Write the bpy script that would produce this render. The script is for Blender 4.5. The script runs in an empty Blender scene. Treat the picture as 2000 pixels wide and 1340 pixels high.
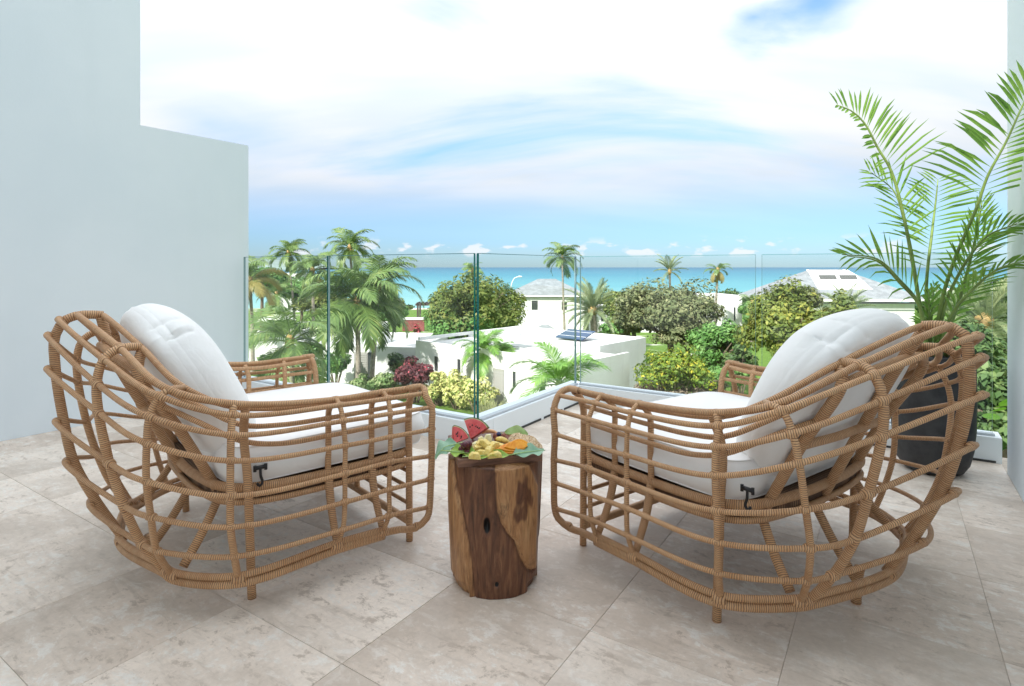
import bpy, math, random
import numpy as np
from mathutils import Vector, Matrix, noise as mnoise

S = bpy.context.scene
COL = S.collection
R = math.radians

# ------------------------------------------------------------------ camera
cam_d = bpy.data.cameras.new('camera')
cam = bpy.data.objects.new('camera', cam_d)
COL.objects.link(cam)
cam.location = (0, 0, 1.0)
cam.rotation_euler = (R(90), 0, 0)
cam_d.sensor_width = 36
cam_d.lens = 20.25
cam_d.shift_y = -0.074
cam_d.clip_start = 0.05
cam_d.clip_end = 60000
S.camera = cam

# ------------------------------------------------------------------ light
SUN_EL, SUN_AZ = R(38), R(216)          # azimuth measured clockwise from +Y: the sun stands behind and left of the camera
world = bpy.data.worlds.new('World')
S.world = world
world.use_nodes = True

def build_sky():
    nt = world.node_tree
    N, L = nt.nodes, nt.links
    N.clear()
    out = N.new('ShaderNodeOutputWorld')
    bg = N.new('ShaderNodeBackground'); bg.inputs['Strength'].default_value = 0.15
    L.new(bg.outputs[0], out.inputs[0])
    sky = N.new('ShaderNodeTexSky'); sky.sky_type = 'NISHITA'; sky.sun_disc = False
    sky.sun_elevation = SUN_EL; sky.sun_rotation = SUN_AZ
    sky.altitude = 0; sky.air_density = 1.0; sky.dust_density = 0.3; sky.ozone_density = 2.0
    tc = N.new('ShaderNodeTexCoord')
    sep = N.new('ShaderNodeSeparateXYZ'); L.new(tc.outputs['Generated'], sep.inputs[0])
    def m(op, a, b=None, clamp=False):
        n = N.new('ShaderNodeMath'); n.operation = op; n.use_clamp = clamp
        for i, x in enumerate((a, b)):
            if x is None: continue
            if isinstance(x, (int, float)): n.inputs[i].default_value = x
            else: L.new(x, n.inputs[i])
        return n.outputs[0]
    def ramp(x, lo, hi):
        n = N.new('ShaderNodeMapRange'); n.interpolation_type = 'SMOOTHSTEP'
        n.inputs['From Min'].default_value = lo; n.inputs['From Max'].default_value = hi
        L.new(x, n.inputs['Value']); return n.outputs[0]
    zz = m('MAXIMUM', sep.outputs['Z'], 0.0)
    den = m('ADD', zz, 0.30)
    px = m('DIVIDE', sep.outputs['X'], den); py = m('DIVIDE', sep.outputs['Y'], den)
    cmb = N.new('ShaderNodeCombineXYZ'); L.new(px, cmb.inputs[0]); L.new(py, cmb.inputs[1])
    mp = N.new('ShaderNodeMapping'); L.new(cmb.outputs[0], mp.inputs['Vector'])
    mp.inputs['Rotation'].default_value = (0, 0, R(12)); mp.inputs['Scale'].default_value = (0.55, 1.15, 1)
    mp.inputs['Location'].default_value = (2.3, 0.7, 0)
    n1 = N.new('ShaderNodeTexNoise'); n1.inputs['Scale'].default_value = 1.25; n1.inputs['Detail'].default_value = 8
    n1.inputs['Roughness'].default_value = 0.52; n1.inputs['Distortion'].default_value = 0.5
    L.new(mp.outputs[0], n1.inputs['Vector'])
    cov = ramp(n1.outputs['Fac'], 0.16, 0.46)
    # a clear band low over the sea, with small cumulus along it
    low = ramp(sep.outputs['Z'], 0.035, 0.17)
    cov = m('MULTIPLY', cov, m('ADD', m('MULTIPLY', low, 0.9), 0.10))
    # open blue gaps in the cloud
    def gap(d, r0, r1, k):
        v = Vector(d).normalized()
        dp = N.new('ShaderNodeVectorMath'); dp.operation = 'DISTANCE'
        nv = N.new('ShaderNodeVectorMath'); nv.operation = 'NORMALIZE'; L.new(tc.outputs['Generated'], nv.inputs[0])
        sc = N.new('ShaderNodeVectorMath'); sc.operation = 'MULTIPLY'; sc.inputs[1].default_value = (1, 1, 2.0)
        L.new(nv.outputs[0], sc.inputs[0])
        dp.inputs[1].default_value = (v.x, v.y, v.z * 2.0); L.new(sc.outputs[0], dp.inputs[0])
        wob = m('MULTIPLY', m('SUBTRACT', n1.outputs['Fac'], 0.5), 0.55)
        dd = m('ADD', dp.outputs['Value'], wob)
        g = ramp(dd, r0, r1)
        return m('ADD', m('MULTIPLY', g, k), 1 - k)
    cov = m('MULTIPLY', cov, gap((0.53, 1, 0.465), 0.02, 0.11, 0.85))
    cov = m('MULTIPLY', cov, gap((0.42, 1, 0.435), 0.0, 0.09, 0.8))
    cov = m('MULTIPLY', cov, gap((-0.53, 1, 0.25), 0.0, 0.20, 0.5))
    mp2 = N.new('ShaderNodeMapping'); L.new(tc.outputs['Generated'], mp2.inputs['Vector'])
    mp2.inputs['Scale'].default_value = (1, 1, 2.4)
    n2 = N.new('ShaderNodeTexNoise'); n2.inputs['Scale'].default_value = 21; n2.inputs['Detail'].default_value = 5
    L.new(mp2.outputs[0], n2.inputs['Vector'])
    cum = ramp(n2.outputs['Fac'], 0.53, 0.62)
    band = m('MULTIPLY', ramp(sep.outputs['Z'], 0.014, 0.024), m('SUBTRACT', 1.0, ramp(sep.outputs['Z'], 0.034, 0.055)))
    cum = m('MULTIPLY', m('MULTIPLY', cum, band), 0.8)
    mp3 = N.new('ShaderNodeMapping'); L.new(cmb.outputs[0], mp3.inputs['Vector']); mp3.inputs['Scale'].default_value = (0.5, 1.6, 1)
    n3 = N.new('ShaderNodeTexNoise'); n3.inputs['Scale'].default_value = 2.1; n3.inputs['Detail'].default_value = 6
    L.new(mp3.outputs[0], n3.inputs['Vector'])
    cl = N.new('ShaderNodeMix'); cl.data_type = 'RGBA'
    L.new(ramp(n3.outputs['Fac'], 0.3, 0.7), cl.inputs['Factor'])
    cl.inputs[6].default_value = (CLOUD[0] * 0.80, CLOUD[1] * 0.875, CLOUD[2] * 0.93, 1)
    cl.inputs[7].default_value = (*CLOUD, 1)
    tint = N.new('ShaderNodeMix'); tint.data_type = 'RGBA'; tint.blend_type = 'MULTIPLY'; tint.inputs['Factor'].default_value = 1
    L.new(sky.outputs[0], tint.inputs[6]); tl = N.new('ShaderNodeMix'); tl.data_type = 'RGBA'; L.new(ramp(sep.outputs['Z'], 0.0, 0.30), tl.inputs['Factor'])
    tl.inputs[6].default_value = (0.150, 0.222, 0.340, 1); tl.inputs[7].default_value = SKYTINT; L.new(tl.outputs[2], tint.inputs[7])
    # an overcast sky brightens steadily towards the zenith
    br = N.new('ShaderNodeVectorMath'); br.operation = 'SCALE'; L.new(cl.outputs[2], br.inputs[0])
    L.new(m('ADD', m('MULTIPLY', zz, 1.36), 0.68), br.inputs['Scale'])
    mix = N.new('ShaderNodeMix'); mix.data_type = 'RGBA'
    L.new(cov, mix.inputs['Factor']); L.new(tint.outputs[2], mix.inputs[6]); L.new(br.outputs[0], mix.inputs[7])
    mixc = N.new('ShaderNodeMix'); mixc.data_type = 'RGBA'; L.new(cum, mixc.inputs['Factor']); L.new(mix.outputs[2], mixc.inputs[6]); mixc.inputs[7].default_value = (2.25, 2.32, 2.42, 1)
    L.new(mixc.outputs[2], bg.inputs['Color'])
CLOUD = (2.42, 2.46, 2.54)
SKYTINT = (0.28, 0.455, 0.60, 1)
build_sky()

sun_d = bpy.data.lights.new('sun', 'SUN')
sun_d.energy = 2.5; sun_d.angle = R(0.53); sun_d.color = (1.0, 0.95, 0.87)
sun = bpy.data.objects.new('sun', sun_d); COL.objects.link(sun)
sdir = Vector((math.sin(SUN_AZ) * math.cos(SUN_EL), math.cos(SUN_AZ) * math.cos(SUN_EL), math.sin(SUN_EL)))
sun.rotation_euler = sdir.to_track_quat('Z', 'Y').to_euler()

S.view_settings.view_transform = 'Standard'
S.view_settings.look = 'None'
S.view_settings.gamma = 1
S.view_settings.use_curve_mapping = False
S.view_settings.exposure = 1.52
S.render.engine = 'CYCLES'
S.cycles.max_bounces = 10
S.cycles.transparent_max_bounces = 24
S.cycles.diffuse_bounces = 5

# ------------------------------------------------------------------ helpers
def hexlin(r, g, b):
    f = lambda c: (c / 255 / 12.92) if c / 255 <= 0.04045 else ((c / 255 + 0.055) / 1.055) ** 2.4
    return (f(r), f(g), f(b))

def tag(o, label=None, cat=None, group=None, kind=None):
    if label: o['label'] = label
    if cat: o['category'] = cat
    if group: o['group'] = group
    if kind: o['kind'] = kind
    return o

def empty(name, loc, rz=0, parent=None):
    o = bpy.data.objects.new(name, None); COL.objects.link(o)
    o.location = loc; o.rotation_euler = (0, 0, rz); o.empty_display_size = 0.2
    if parent: o.parent = parent
    return o

def link(name, me, mat=None, parent=None):
    o = bpy.data.objects.new(name, me); COL.objects.link(o)
    if mat is not None and not me.materials: me.materials.append(mat)
    if parent: o.parent = parent
    return o

class MB:
    """collects vertices and faces, then links them as one mesh object"""
    def __init__(s): s.v = []; s.f = []; s.uv = []; s.mi = []; s.sm = []; s.col = []
    def add(s, vs, fs, uvs=None, mi=0, smooth=False, cols=None):
        b = len(s.v); s.v += [tuple(p) for p in vs]
        s.col += list(cols) if cols is not None else [0.0] * len(vs)
        for k, f in enumerate(fs):
            s.f.append([b + i for i in f]); s.mi.append(mi); s.sm.append(smooth)
            s.uv.append(uvs[k] if uvs else [(0, 0)] * len(f))
        return s
    def box(s, lo, hi, mi=0, M=None):
        x0, y0, z0 = lo; x1, y1, z1 = hi
        vs = [Vector(p) for p in ((x0,y0,z0),(x1,y0,z0),(x1,y1,z0),(x0,y1,z0),(x0,y0,z1),(x1,y0,z1),(x1,y1,z1),(x0,y1,z1))]
        if M is not None: vs = [M @ p for p in vs]
        return s.add(vs, [(0,3,2,1),(4,5,6,7),(0,1,5,4),(1,2,6,5),(2,3,7,6),(3,0,4,7)], mi=mi)
    def quad(s, *p, mi=0): return s.add(p, [tuple(range(len(p)))], mi=mi)
    def tube(s, pts, r, sides=8, step=None, closed=False, caps=True, mi=0, spline=True):
        P, rad, arc = resample(pts, r, step, closed, spline)
        n = len(P); vs = []; fs = []; uvs = []
        T = [((P[(i + 1) % n] if (closed or i < n - 1) else P[i]) - (P[i - 1] if (closed or i > 0) else P[i])).normalized() for i in range(n)]
        up = Vector((0, 0, 1)) if abs(T[0].z) < 0.9 else Vector((1, 0, 0))
        nrm = (up - T[0] * up.dot(T[0])).normalized()
        for i in range(n):
            nrm = nrm - T[i] * nrm.dot(T[i])
            nrm.normalize(); bi = T[i].cross(nrm)
            for k in range(sides):
                a = 2 * math.pi * k / sides
                vs.append(P[i] + (nrm * math.cos(a) + bi * math.sin(a)) * rad[i])
        m_ = n if closed else n - 1
        for i in range(m_):
            j = (i + 1) % n
            for k in range(sides):
                k2 = (k + 1) % sides
                fs.append((i * sides + k, i * sides + k2, j * sides + k2, j * sides + k))
                v1 = arc[i + 1]
                uvs.append([(k / sides, arc[i]), ((k + 1) / sides, arc[i]), ((k + 1) / sides, v1), (k / sides, v1)])
        if caps and not closed:
            fs.append(tuple(range(sides - 1, -1, -1))); uvs.append([(0, 0)] * sides)
            fs.append(tuple((n - 1) * sides + k for k in range(sides))); uvs.append([(0, 0)] * sides)
        return s.add(vs, fs, uvs, mi, True)
    def mesh(s, name, mats=()):
        me = bpy.data.meshes.new(name)
        me.from_pydata(s.v, [], s.f)
        uv = me.uv_layers.new(name='uv')
        flat = np.array([c for f in s.uv for p in f for c in p], dtype=np.float32)
        uv.data.foreach_set('uv', flat)
        me.polygons.foreach_set('material_index', s.mi)
        me.polygons.foreach_set('use_smooth', s.sm)
        if any(s.col):
            a = me.attributes.new('shade', 'FLOAT', 'POINT'); a.data.foreach_set('value', s.col)
        for m in mats: me.materials.append(m)
        me.update()
        return me
    def build(s, name, mats, parent=None, M=None):
        if not isinstance(mats, (list, tuple)): mats = [mats]
        o = link(name, s.mesh(name, mats), None, parent)
        if M is not None: o.matrix_local = M
        return o

def resample(pts, r, step, closed, spline=True):
    pts = [Vector(p) for p in pts]
    n = len(pts)
    rr = list(r) if isinstance(r, (list, tuple)) else [r] * n
    if not spline or n == 2:
        P = [pts[0]]; rad = [rr[0]]
        for i in range(n - 1):
            d = (pts[i + 1] - pts[i]).length
            k = max(1, int(d / step)) if step else 1
            for j in range(1, k + 1):
                P.append(pts[i].lerp(pts[i + 1], j / k)); rad.append(rr[i] + (rr[i + 1] - rr[i]) * j / k)
    else:
        P = []; rad = []
        segs = n if closed else n - 1
        def g(i):
            if closed: return pts[i % n]
            if i < 0: return pts[0] * 2 - pts[1]
            if i >= n: return pts[-1] * 2 - pts[-2]
            return pts[i]
        for i in range(segs):
            a, b, c, d = g(i - 1), g(i), g(i + 1), g(i + 2)
            # centripetal Catmull-Rom
            t0 = 0; t1 = t0 + max((b - a).length, 1e-5) ** 0.5; t2 = t1 + max((c - b).length, 1e-5) ** 0.5; t3 = t2 + max((d - c).length, 1e-5) ** 0.5
            k = max(2, int((c - b).length / (step or 0.05)))
            for j in range(k):
                t = t1 + (t2 - t1) * j / k
                A1 = a * ((t1 - t) / (t1 - t0)) + b * ((t - t0) / (t1 - t0))
                A2 = b * ((t2 - t) / (t2 - t1)) + c * ((t - t1) / (t2 - t1))
                A3 = c * ((t3 - t) / (t3 - t2)) + d * ((t - t2) / (t3 - t2))
                B1 = A1 * ((t2 - t) / (t2 - t0)) + A2 * ((t - t0) / (t2 - t0))
                B2 = A2 * ((t3 - t) / (t3 - t1)) + A3 * ((t - t1) / (t3 - t1))
                P.append(B1 * ((t2 - t) / (t2 - t1)) + B2 * ((t - t1) / (t2 - t1)))
                rad.append(rr[i] + (rr[(i + 1) % n] - rr[i]) * j / k)
        if not closed: P.append(pts[-1]); rad.append(rr[-1])
    arc = [0.0]
    for i in range(1, len(P)): arc.append(arc[-1] + (P[i] - P[i - 1]).length)
    arc.append(arc[-1] + (P[0] - P[-1]).length)
    return P, rad, arc

def at(px, py, Y):
    """the place seen at pixel (px, py) of the 2000 x 1340 photograph when it stands Y metres away"""
    return Vector(((px - 1000) / 1125 * Y, Y, 1 - (py - 522) / 1125 * Y))

# ------------------------------------------------------------------ materials
MATS = {}
class NT:
    def __init__(s, name):
        s.m = bpy.data.materials.new(name); s.m.use_nodes = True
        s.nt = s.m.node_tree; s.N = s.nt.nodes; s.L = s.nt.links
        s.b = s.N['Principled BSDF']; s.out = s.N['Material Output']
        MATS[name] = s.m
    def set(s, **k):
        for a, v in k.items():
            i = s.b.inputs[a.replace('_', ' ')]
            if isinstance(v, tuple) and len(v) == 3 and i.type == 'RGBA': v = (*v, 1)
            if hasattr(v, 'is_output'): s.L.new(v, i)
            else: i.default_value = v
        return s
    def coord(s, kind='Object', scale=(1, 1, 1), rnd=0.0, loc=(0, 0, 0)):
        tc = s.N.new('ShaderNodeTexCoord'); o = tc.outputs[kind]
        mp = s.N.new('ShaderNodeMapping'); mp.inputs['Scale'].default_value = scale; mp.inputs['Location'].default_value = loc
        if rnd:
            oi = s.N.new('ShaderNodeObjectInfo'); ml = s.N.new('ShaderNodeVectorMath'); ml.operation = 'MULTIPLY_ADD'
            s.L.new(oi.outputs['Random'], ml.inputs[0]); ml.inputs[1].default_value = (rnd, rnd * 1.7, rnd * 0.6)
            s.L.new(o, ml.inputs[2]); o = ml.outputs[0]
        s.L.new(o, mp.inputs['Vector'])
        return mp.outputs[0]
    def noise(s, vec, scale, detail=4, rough=0.5, dist=0):
        n = s.N.new('ShaderNodeTexNoise'); s.L.new(vec, n.inputs['Vector'])
        n.inputs['Scale'].default_value = scale; n.inputs['Detail'].default_value = detail
        n.inputs['Roughness'].default_value = rough; n.inputs['Distortion'].default_value = dist
        return n.outputs['Fac']
    def math(s, op, a, b=None, clamp=False):
        n = s.N.new('ShaderNodeMath'); n.operation = op; n.use_clamp = clamp
        for i, x in enumerate((a, b)):
            if x is None: continue
            if isinstance(x, (int, float)): n.inputs[i].default_value = x
            else: s.L.new(x, n.inputs[i])
        return n.outputs[0]
    def rng(s, x, lo, hi, a=0, b=1):
        n = s.N.new('ShaderNodeMapRange'); n.interpolation_type = 'SMOOTHSTEP'
        for k, v in (('From Min', lo), ('From Max', hi), ('To Min', a), ('To Max', b)): n.inputs[k].default_value = v
        s.L.new(x, n.inputs['Value']); return n.outputs[0]
    def mix(s, fac, a, b, blend='MIX'):
        n = s.N.new('ShaderNodeMix'); n.data_type = 'RGBA'; n.blend_type = blend
        for i, x in ((0, fac), (6, a), (7, b)):
            if isinstance(x, (int, float)): n.inputs[i].default_value = x
            elif isinstance(x, tuple): n.inputs[i].default_value = (*x[:3], 1)
            else: s.L.new(x, n.inputs[i])
        return n.outputs[2]
    def ramp(s, x, stops):
        n = s.N.new('ShaderNodeValToRGB'); e = n.color_ramp.elements
        e[0].position, e[0].color = stops[0][0], (*stops[0][1], 1)
        e[1].position, e[1].color = stops[-1][0], (*stops[-1][1], 1)
        for p, c in stops[1:-1]:
            q = e.new(p); q.color = (*c, 1)
        s.L.new(x, n.inputs[0]); return n.outputs[0]
    def bump(s, h, strength=0.3, dist=0.01, prev=None):
        n = s.N.new('ShaderNodeBump'); n.inputs['Strength'].default_value = strength; n.inputs['Distance'].default_value = dist
        s.L.new(h, n.inputs['Height'])
        if prev is not None: s.L.new(prev, n.inputs['Normal'])
        s.L.new(n.outputs[0], s.b.inputs['Normal']); return n.outputs[0]
    def geo(s, k):
        return s.N.new('ShaderNodeNewGeometry').outputs[k]
    def attr(s, name):
        n = s.N.new('ShaderNodeAttribute'); n.attribute_name = name; return n.outputs['Fac']
    def rand(s): return s.N.new('ShaderNodeObjectInfo').outputs['Random']

def plain(name, c, rough=0.6, spec=0.5, metal=0.0, var=0.0, scale=6.0, bump=0.0):
    t = NT(name)
    t.set(Base_Color=c, Roughness=rough, Specular_IOR_Level=spec, Metallic=metal)
    if var:
        n = t.noise(t.coord('Object'), scale, 5, 0.6)
        f = t.rng(n, 0.3, 0.7)
        t.set(Base_Color=t.mix(f, tuple(x * (1 - var) for x in c), tuple(min(1, x * (1 + var)) for x in c)))
        if bump: t.bump(n, bump, 0.01)
    return t.m

CLUMP = {'areca_leaf': 9, 'croton_leaf': 3, 'crimson_leaf': 3, 'yellow_leaf': 2.2, 'seagrape_leaf': 5}
def leafmat(name, stops, rough=0.55, trans=0.25, spec=0.3):
    t = NT(name)
    n = t.noise(t.coord('Object'), CLUMP.get(name, 1.3), 3, 0.6)
    f = t.math('ADD', t.math('MULTIPLY', t.geo('Random Per Island'), 0.5), t.math('MULTIPLY', t.rng(n, 0.3, 0.7), 0.5))
    c = t.ramp(f, stops)
    t.set(Base_Color=c, Roughness=rough, Specular_IOR_Level=spec)
    tr = t.N.new('ShaderNodeBsdfTranslucent'); t.L.new(c, tr.inputs['Color'])
    mx = t.N.new('ShaderNodeMixShader'); mx.inputs[0].default_value = trans
    t.L.new(t.b.outputs[0], mx.inputs[1]); t.L.new(tr.outputs[0], mx.inputs[2]); t.L.new(mx.outputs[0], t.out.inputs[0])
    return t.m

def mk_materials():
    # wrapped rattan: turns of cane along the tube (uv.v is metres along it)
    t = NT('rattan')
    uvn = t.N.new('ShaderNodeTexCoord'); sp = t.N.new('ShaderNodeSeparateXYZ'); t.L.new(uvn.outputs['UV'], sp.inputs[0])
    jit = t.math('MULTIPLY', t.noise(t.coord('Object'), 26, 3, 0.6), 1.6)
    ph = t.math('ADD', t.math('ADD', t.math('MULTIPLY', sp.outputs['Y'], 1 / 0.0056), jit), t.math('MULTIPLY', sp.outputs['X'], 1.0))
    tri = t.math('PINGPONG', ph, 0.5)
    ridge = t.rng(tri, 0.0, 0.30)
    turn = t.math('FLOOR', ph)
    wn = t.N.new('ShaderNodeTexWhiteNoise'); wn.noise_dimensions = '1D'; t.L.new(turn, wn.inputs['W'])
    n = t.noise(t.coord('Object'), 9, 4, 0.6)
    base = t.mix(t.rng(n, 0.3, 0.7), (0.56, 0.30, 0.142), (0.74, 0.435, 0.225))
    base = t.mix(t.math('MULTIPLY', t.rand(), 0.35), base, (0.43, 0.235, 0.122))
    base = t.mix(t.math('MULTIPLY', wn.outputs['Value'], 0.45), base, (0.70, 0.47, 0.28))
    col = t.mix(ridge, (0.19, 0.095, 0.046), base)
    t.set(Base_Color=col, Roughness=0.52, Specular_IOR_Level=0.35)
    t.bump(ridge, 0.6, 0.002)
    plain('cane', (0.42, 0.235, 0.12), 0.55, 0.35, var=0.18, scale=20)
    # woven seat band
    t = NT('woven_band')
    uvn = t.N.new('ShaderNodeTexCoord')
    mp = t.N.new('ShaderNodeMapping'); t.L.new(uvn.outputs['Object'], mp.inputs[0]); mp.inputs['Scale'].default_value = (1, 1, 1)
    w1 = t.N.new('ShaderNodeTexWave'); w1.inputs['Scale'].default_value = 32; w1.bands_direction = 'X'; t.L.new(mp.outputs[0], w1.inputs[0])
    w2 = t.N.new('ShaderNodeTexWave'); w2.inputs['Scale'].default_value = 32; w2.bands_direction = 'Y'; t.L.new(mp.outputs[0], w2.inputs[0])
    h = t.math('MULTIPLY', w1.outputs['Fac'], w2.outputs['Fac'])
    t.set(Base_Color=t.mix(h, (0.10, 0.055, 0.03), (0.36, 0.21, 0.115)), Roughness=0.7)
    t.bump(h, 0.5, 0.004)
    # cushion canvas
    t = NT('cushion_fabric')
    co = t.coord('Object')
    n = t.noise(co, 3.5, 4, 0.55, 0.6); fine = t.noise(co, 420, 2, 0.6)
    t.set(Base_Color=t.mix(t.rng(n, 0.3, 0.7), (0.85, 0.835, 0.815), (0.89, 0.878, 0.86)), Roughness=0.9, Specular_IOR_Level=0.15, Sheen_Weight=0.15)
    wr = t.noise(t.coord('Object', (3, 9, 5)), 2.6, 3, 0.5, 1.5)
    b = t.bump(n, 0.28, 0.03); b = t.bump(t.rng(wr, 0.35, 0.7), 0.07, 0.010, b); t.bump(fine, 0.12, 0.001, b)
    plain('black_plastic', (0.012, 0.012, 0.014), 0.4)
    # travertine tile
    t = NT('travertine')
    co = t.coord('Object', rnd=37.0)
    big = t.noise(co, 2.3, 6, 0.55, 0.8); blot = t.noise(co, 9, 7, 0.68, 1.0); fine = t.noise(co, 60, 5, 0.7)
    st = t.coord('Object', (2.0, 13, 6), rnd=37.0); vein = t.noise(st, 2.2, 6, 0.62, 1.2)
    rnd = t.rand()
    tone = t.mix(rnd, (0.67, 0.55, 0.455), (0.875, 0.77, 0.67))
    c = t.mix(t.rng(big, 0.35, 0.66), t.mix(0.6, tone, (0.44, 0.355, 0.285)), tone)
    mot = t.noise(t.coord('Object', (1, 1.5, 1), rnd=37.0), 13, 10, 0.78, 0.35)
    c = t.mix(t.math('MULTIPLY', t.rng(vein, 0.50, 0.72), 0.45), c, (0.46, 0.375, 0.305))
    amt = t.math('ADD', t.math('MULTIPLY', t.rng(big, 0.40, 0.60), 0.55), 0.28)
    c = t.mix(t.math('MULTIPLY', t.rng(mot, 0.52, 0.60), amt), c, (0.80, 0.755, 0.695))
    c = t.mix(t.math('MULTIPLY', t.rng(mot, 0.46, 0.38), t.math('MULTIPLY', amt, 0.8)), c, (0.36, 0.28, 0.22))
    c = t.mix(t.math('MULTIPLY', t.rng(blot, 0.58, 0.68), 0.35), c, (0.78, 0.73, 0.67))
    pit = t.rng(t.noise(t.coord('Object', (1, 2.2, 1), rnd=37.0), 26, 5, 0.75), 0.655, 0.71)
    c = t.mix(t.math('MULTIPLY', pit, 0.55), c, (0.30, 0.235, 0.18))
    c = t.mix(t.math('MULTIPLY', t.rng(fine, 0.35, 0.65), 0.18), c, (0.36, 0.30, 0.25))
    t.set(Base_Color=c, Roughness=t.rng(blot, 0.3, 0.7, 0.36, 0.55), Specular_IOR_Level=0.4)
    b = t.bump(pit, -0.25, 0.004); t.bump(fine, 0.06, 0.002, b)
    plain('grout', (0.50, 0.43, 0.36), 0.9, var=0.2, scale=30)
    # painted render on the walls
    t = NT('white_render')
    co = t.coord('Object'); n = t.noise(co, 1.1, 4, 0.5); f = t.noise(co, 90, 3, 0.6)
    t.set(Base_Color=t.mix(t.rng(n, 0.3, 0.7), (0.81, 0.85, 0.875), (0.84, 0.875, 0.895)), Roughness=0.75, Specular_IOR_Level=0.25)
    t.bump(f, 0.10, 0.002)
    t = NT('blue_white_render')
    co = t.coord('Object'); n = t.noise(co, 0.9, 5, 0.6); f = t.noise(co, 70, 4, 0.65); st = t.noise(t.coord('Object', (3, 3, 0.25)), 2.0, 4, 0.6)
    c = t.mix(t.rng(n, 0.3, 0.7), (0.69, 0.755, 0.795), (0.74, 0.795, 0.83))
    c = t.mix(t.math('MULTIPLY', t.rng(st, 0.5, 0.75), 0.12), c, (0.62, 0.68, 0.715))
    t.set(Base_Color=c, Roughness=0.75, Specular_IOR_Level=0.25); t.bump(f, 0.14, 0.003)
    t = NT('sunny_render')
    co = t.coord('Object'); n = t.noise(co, 0.5, 6, 0.65); st = t.noise(t.coord('Object', (1.2, 1.2, 0.12)), 1.6, 4, 0.6)
    c = t.mix(t.rng(n, 0.35, 0.75), (0.70, 0.695, 0.68), (0.79, 0.79, 0.78))
    c = t.mix(t.math('MULTIPLY', t.rng(st, 0.52, 0.72), 0.25), c, (0.55, 0.54, 0.52))
    t.set(Base_Color=c, Roughness=0.8)
    t = NT('white_roof')
    n = t.noise(t.coord('Object'), 0.35, 6, 0.65, 0.8)
    t.set(Base_Color=t.mix(t.rng(n, 0.35, 0.7), (0.48, 0.48, 0.47), (0.70, 0.70, 0.69)), Roughness=0.8)
    # glass: clear pane, green edge
    t = NT('pane_glass')
    tr = t.N.new('ShaderNodeBsdfTransparent'); tr.inputs[0].default_value = (0.965, 0.985, 0.984, 1)
    gl = t.N.new('ShaderNodeBsdfGlossy'); gl.inputs['Roughness'].default_value = 0.0
    fr = t.N.new('ShaderNodeFresnel'); fr.inputs['IOR'].default_value = 1.5
    k = t.math('MULTIPLY', fr.outputs[0], t.math('SUBTRACT', 1.0, t.geo('Backfacing')))
    mx = t.N.new('ShaderNodeMixShader'); t.L.new(k, mx.inputs[0]); t.L.new(tr.outputs[0], mx.inputs[1]); t.L.new(gl.outputs[0], mx.inputs[2])
    t.L.new(mx.outputs[0], t.out.inputs[0])
    t = NT('glass_edge')
    t.set(Base_Color=(0.008, 0.15, 0.135), Roughness=0.12, Specular_IOR_Level=0.5)
    t = NT('glass_top_edge')
    t.set(Base_Color=(0.10, 0.24, 0.27), Roughness=0.15)
    plain('drain_dark', (0.035, 0.035, 0.035), 0.5)
    plain('grey_seal', (0.48, 0.51, 0.54), 0.4)
    plain('pale_edge', (0.22, 0.32, 0.34), 0.2)
    # stump wood: shade 0 heartwood .. 1 sapwood (the two timbers of the log)
    t = NT('log_wood')
    co = t.coord('Object', (9, 9, 1.3)); g = t.noise(co, 4.5, 7, 0.62, 1.4)
    g2 = t.noise(t.coord('Object', (30, 30, 2)), 6, 4, 0.6, 0.6)
    sap = t.attr('shade')
    heart = t.ramp(g, [(0.28, (0.050, 0.019, 0.010)), (0.5, (0.145, 0.058, 0.028)), (0.72, (0.27, 0.12, 0.056))])
    light = t.ramp(g, [(0.28, (0.19, 0.080, 0.032)), (0.5, (0.40, 0.195, 0.080)), (0.72, (0.53, 0.30, 0.14))])
    kn = t.noise(t.coord('Object', (1, 1, 0.55)), 11, 5, 0.65, 0.5)
    c = t.mix(t.rng(sap, 0.35, 0.65), heart, light)
    c = t.mix(t.math('MULTIPLY', t.rng(kn, 0.60, 0.70), 0.6), c, (0.07, 0.038, 0.024))
    c = t.mix(t.math('MULTIPLY', t.rng(g2, 0.48, 0.70), 0.5), c, (0.06, 0.03, 0.017))
    hole = t.rng(sap, -0.6, -0.25, 1, 0)
    c = t.mix(hole, c, (0.008, 0.005, 0.004))
    t.set(Base_Color=c, Roughness=0.42, Specular_IOR_Level=0.4)
    b = t.bump(g, 0.35, 0.004); t.bump(g2, 0.2, 0.002, b)
    t = NT('board_wood')
    g = t.noise(t.coord('Object', (3, 26, 26)), 3.5, 6, 0.6, 0.8)
    t.set(Base_Color=t.ramp(g, [(0.3, (0.11, 0.05, 0.032)), (0.55, (0.22, 0.105, 0.062)), (0.75, (0.32, 0.17, 0.10))]), Roughness=0.45)
    t.bump(g, 0.2, 0.002)
    # planter
    t = NT('planter_black')
    n = t.noise(t.coord('Object'), 14, 6, 0.65); f = t.noise(t.coord('Object'), 190, 2, 0.6)
    t.set(Base_Color=t.mix(t.rng(n, 0.3, 0.7), (0.020, 0.021, 0.023), (0.042, 0.043, 0.046)), Roughness=0.6, Specular_IOR_Level=0.4)
    t.bump(f, 0.25, 0.003)
    plain('potting_soil', (0.035, 0.025, 0.018), 0.95, var=0.5, scale=40, bump=0.6)
    leafmat('areca_leaf', [(0, (0.10, 0.22, 0.04)), (0.5, (0.18, 0.34, 0.055)), (1, (0.30, 0.46, 0.09))], 0.35, 0.45, 0.5)
    plain('areca_stem', (0.17, 0.25, 0.06), 0.4, var=0.3, scale=12)
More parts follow.
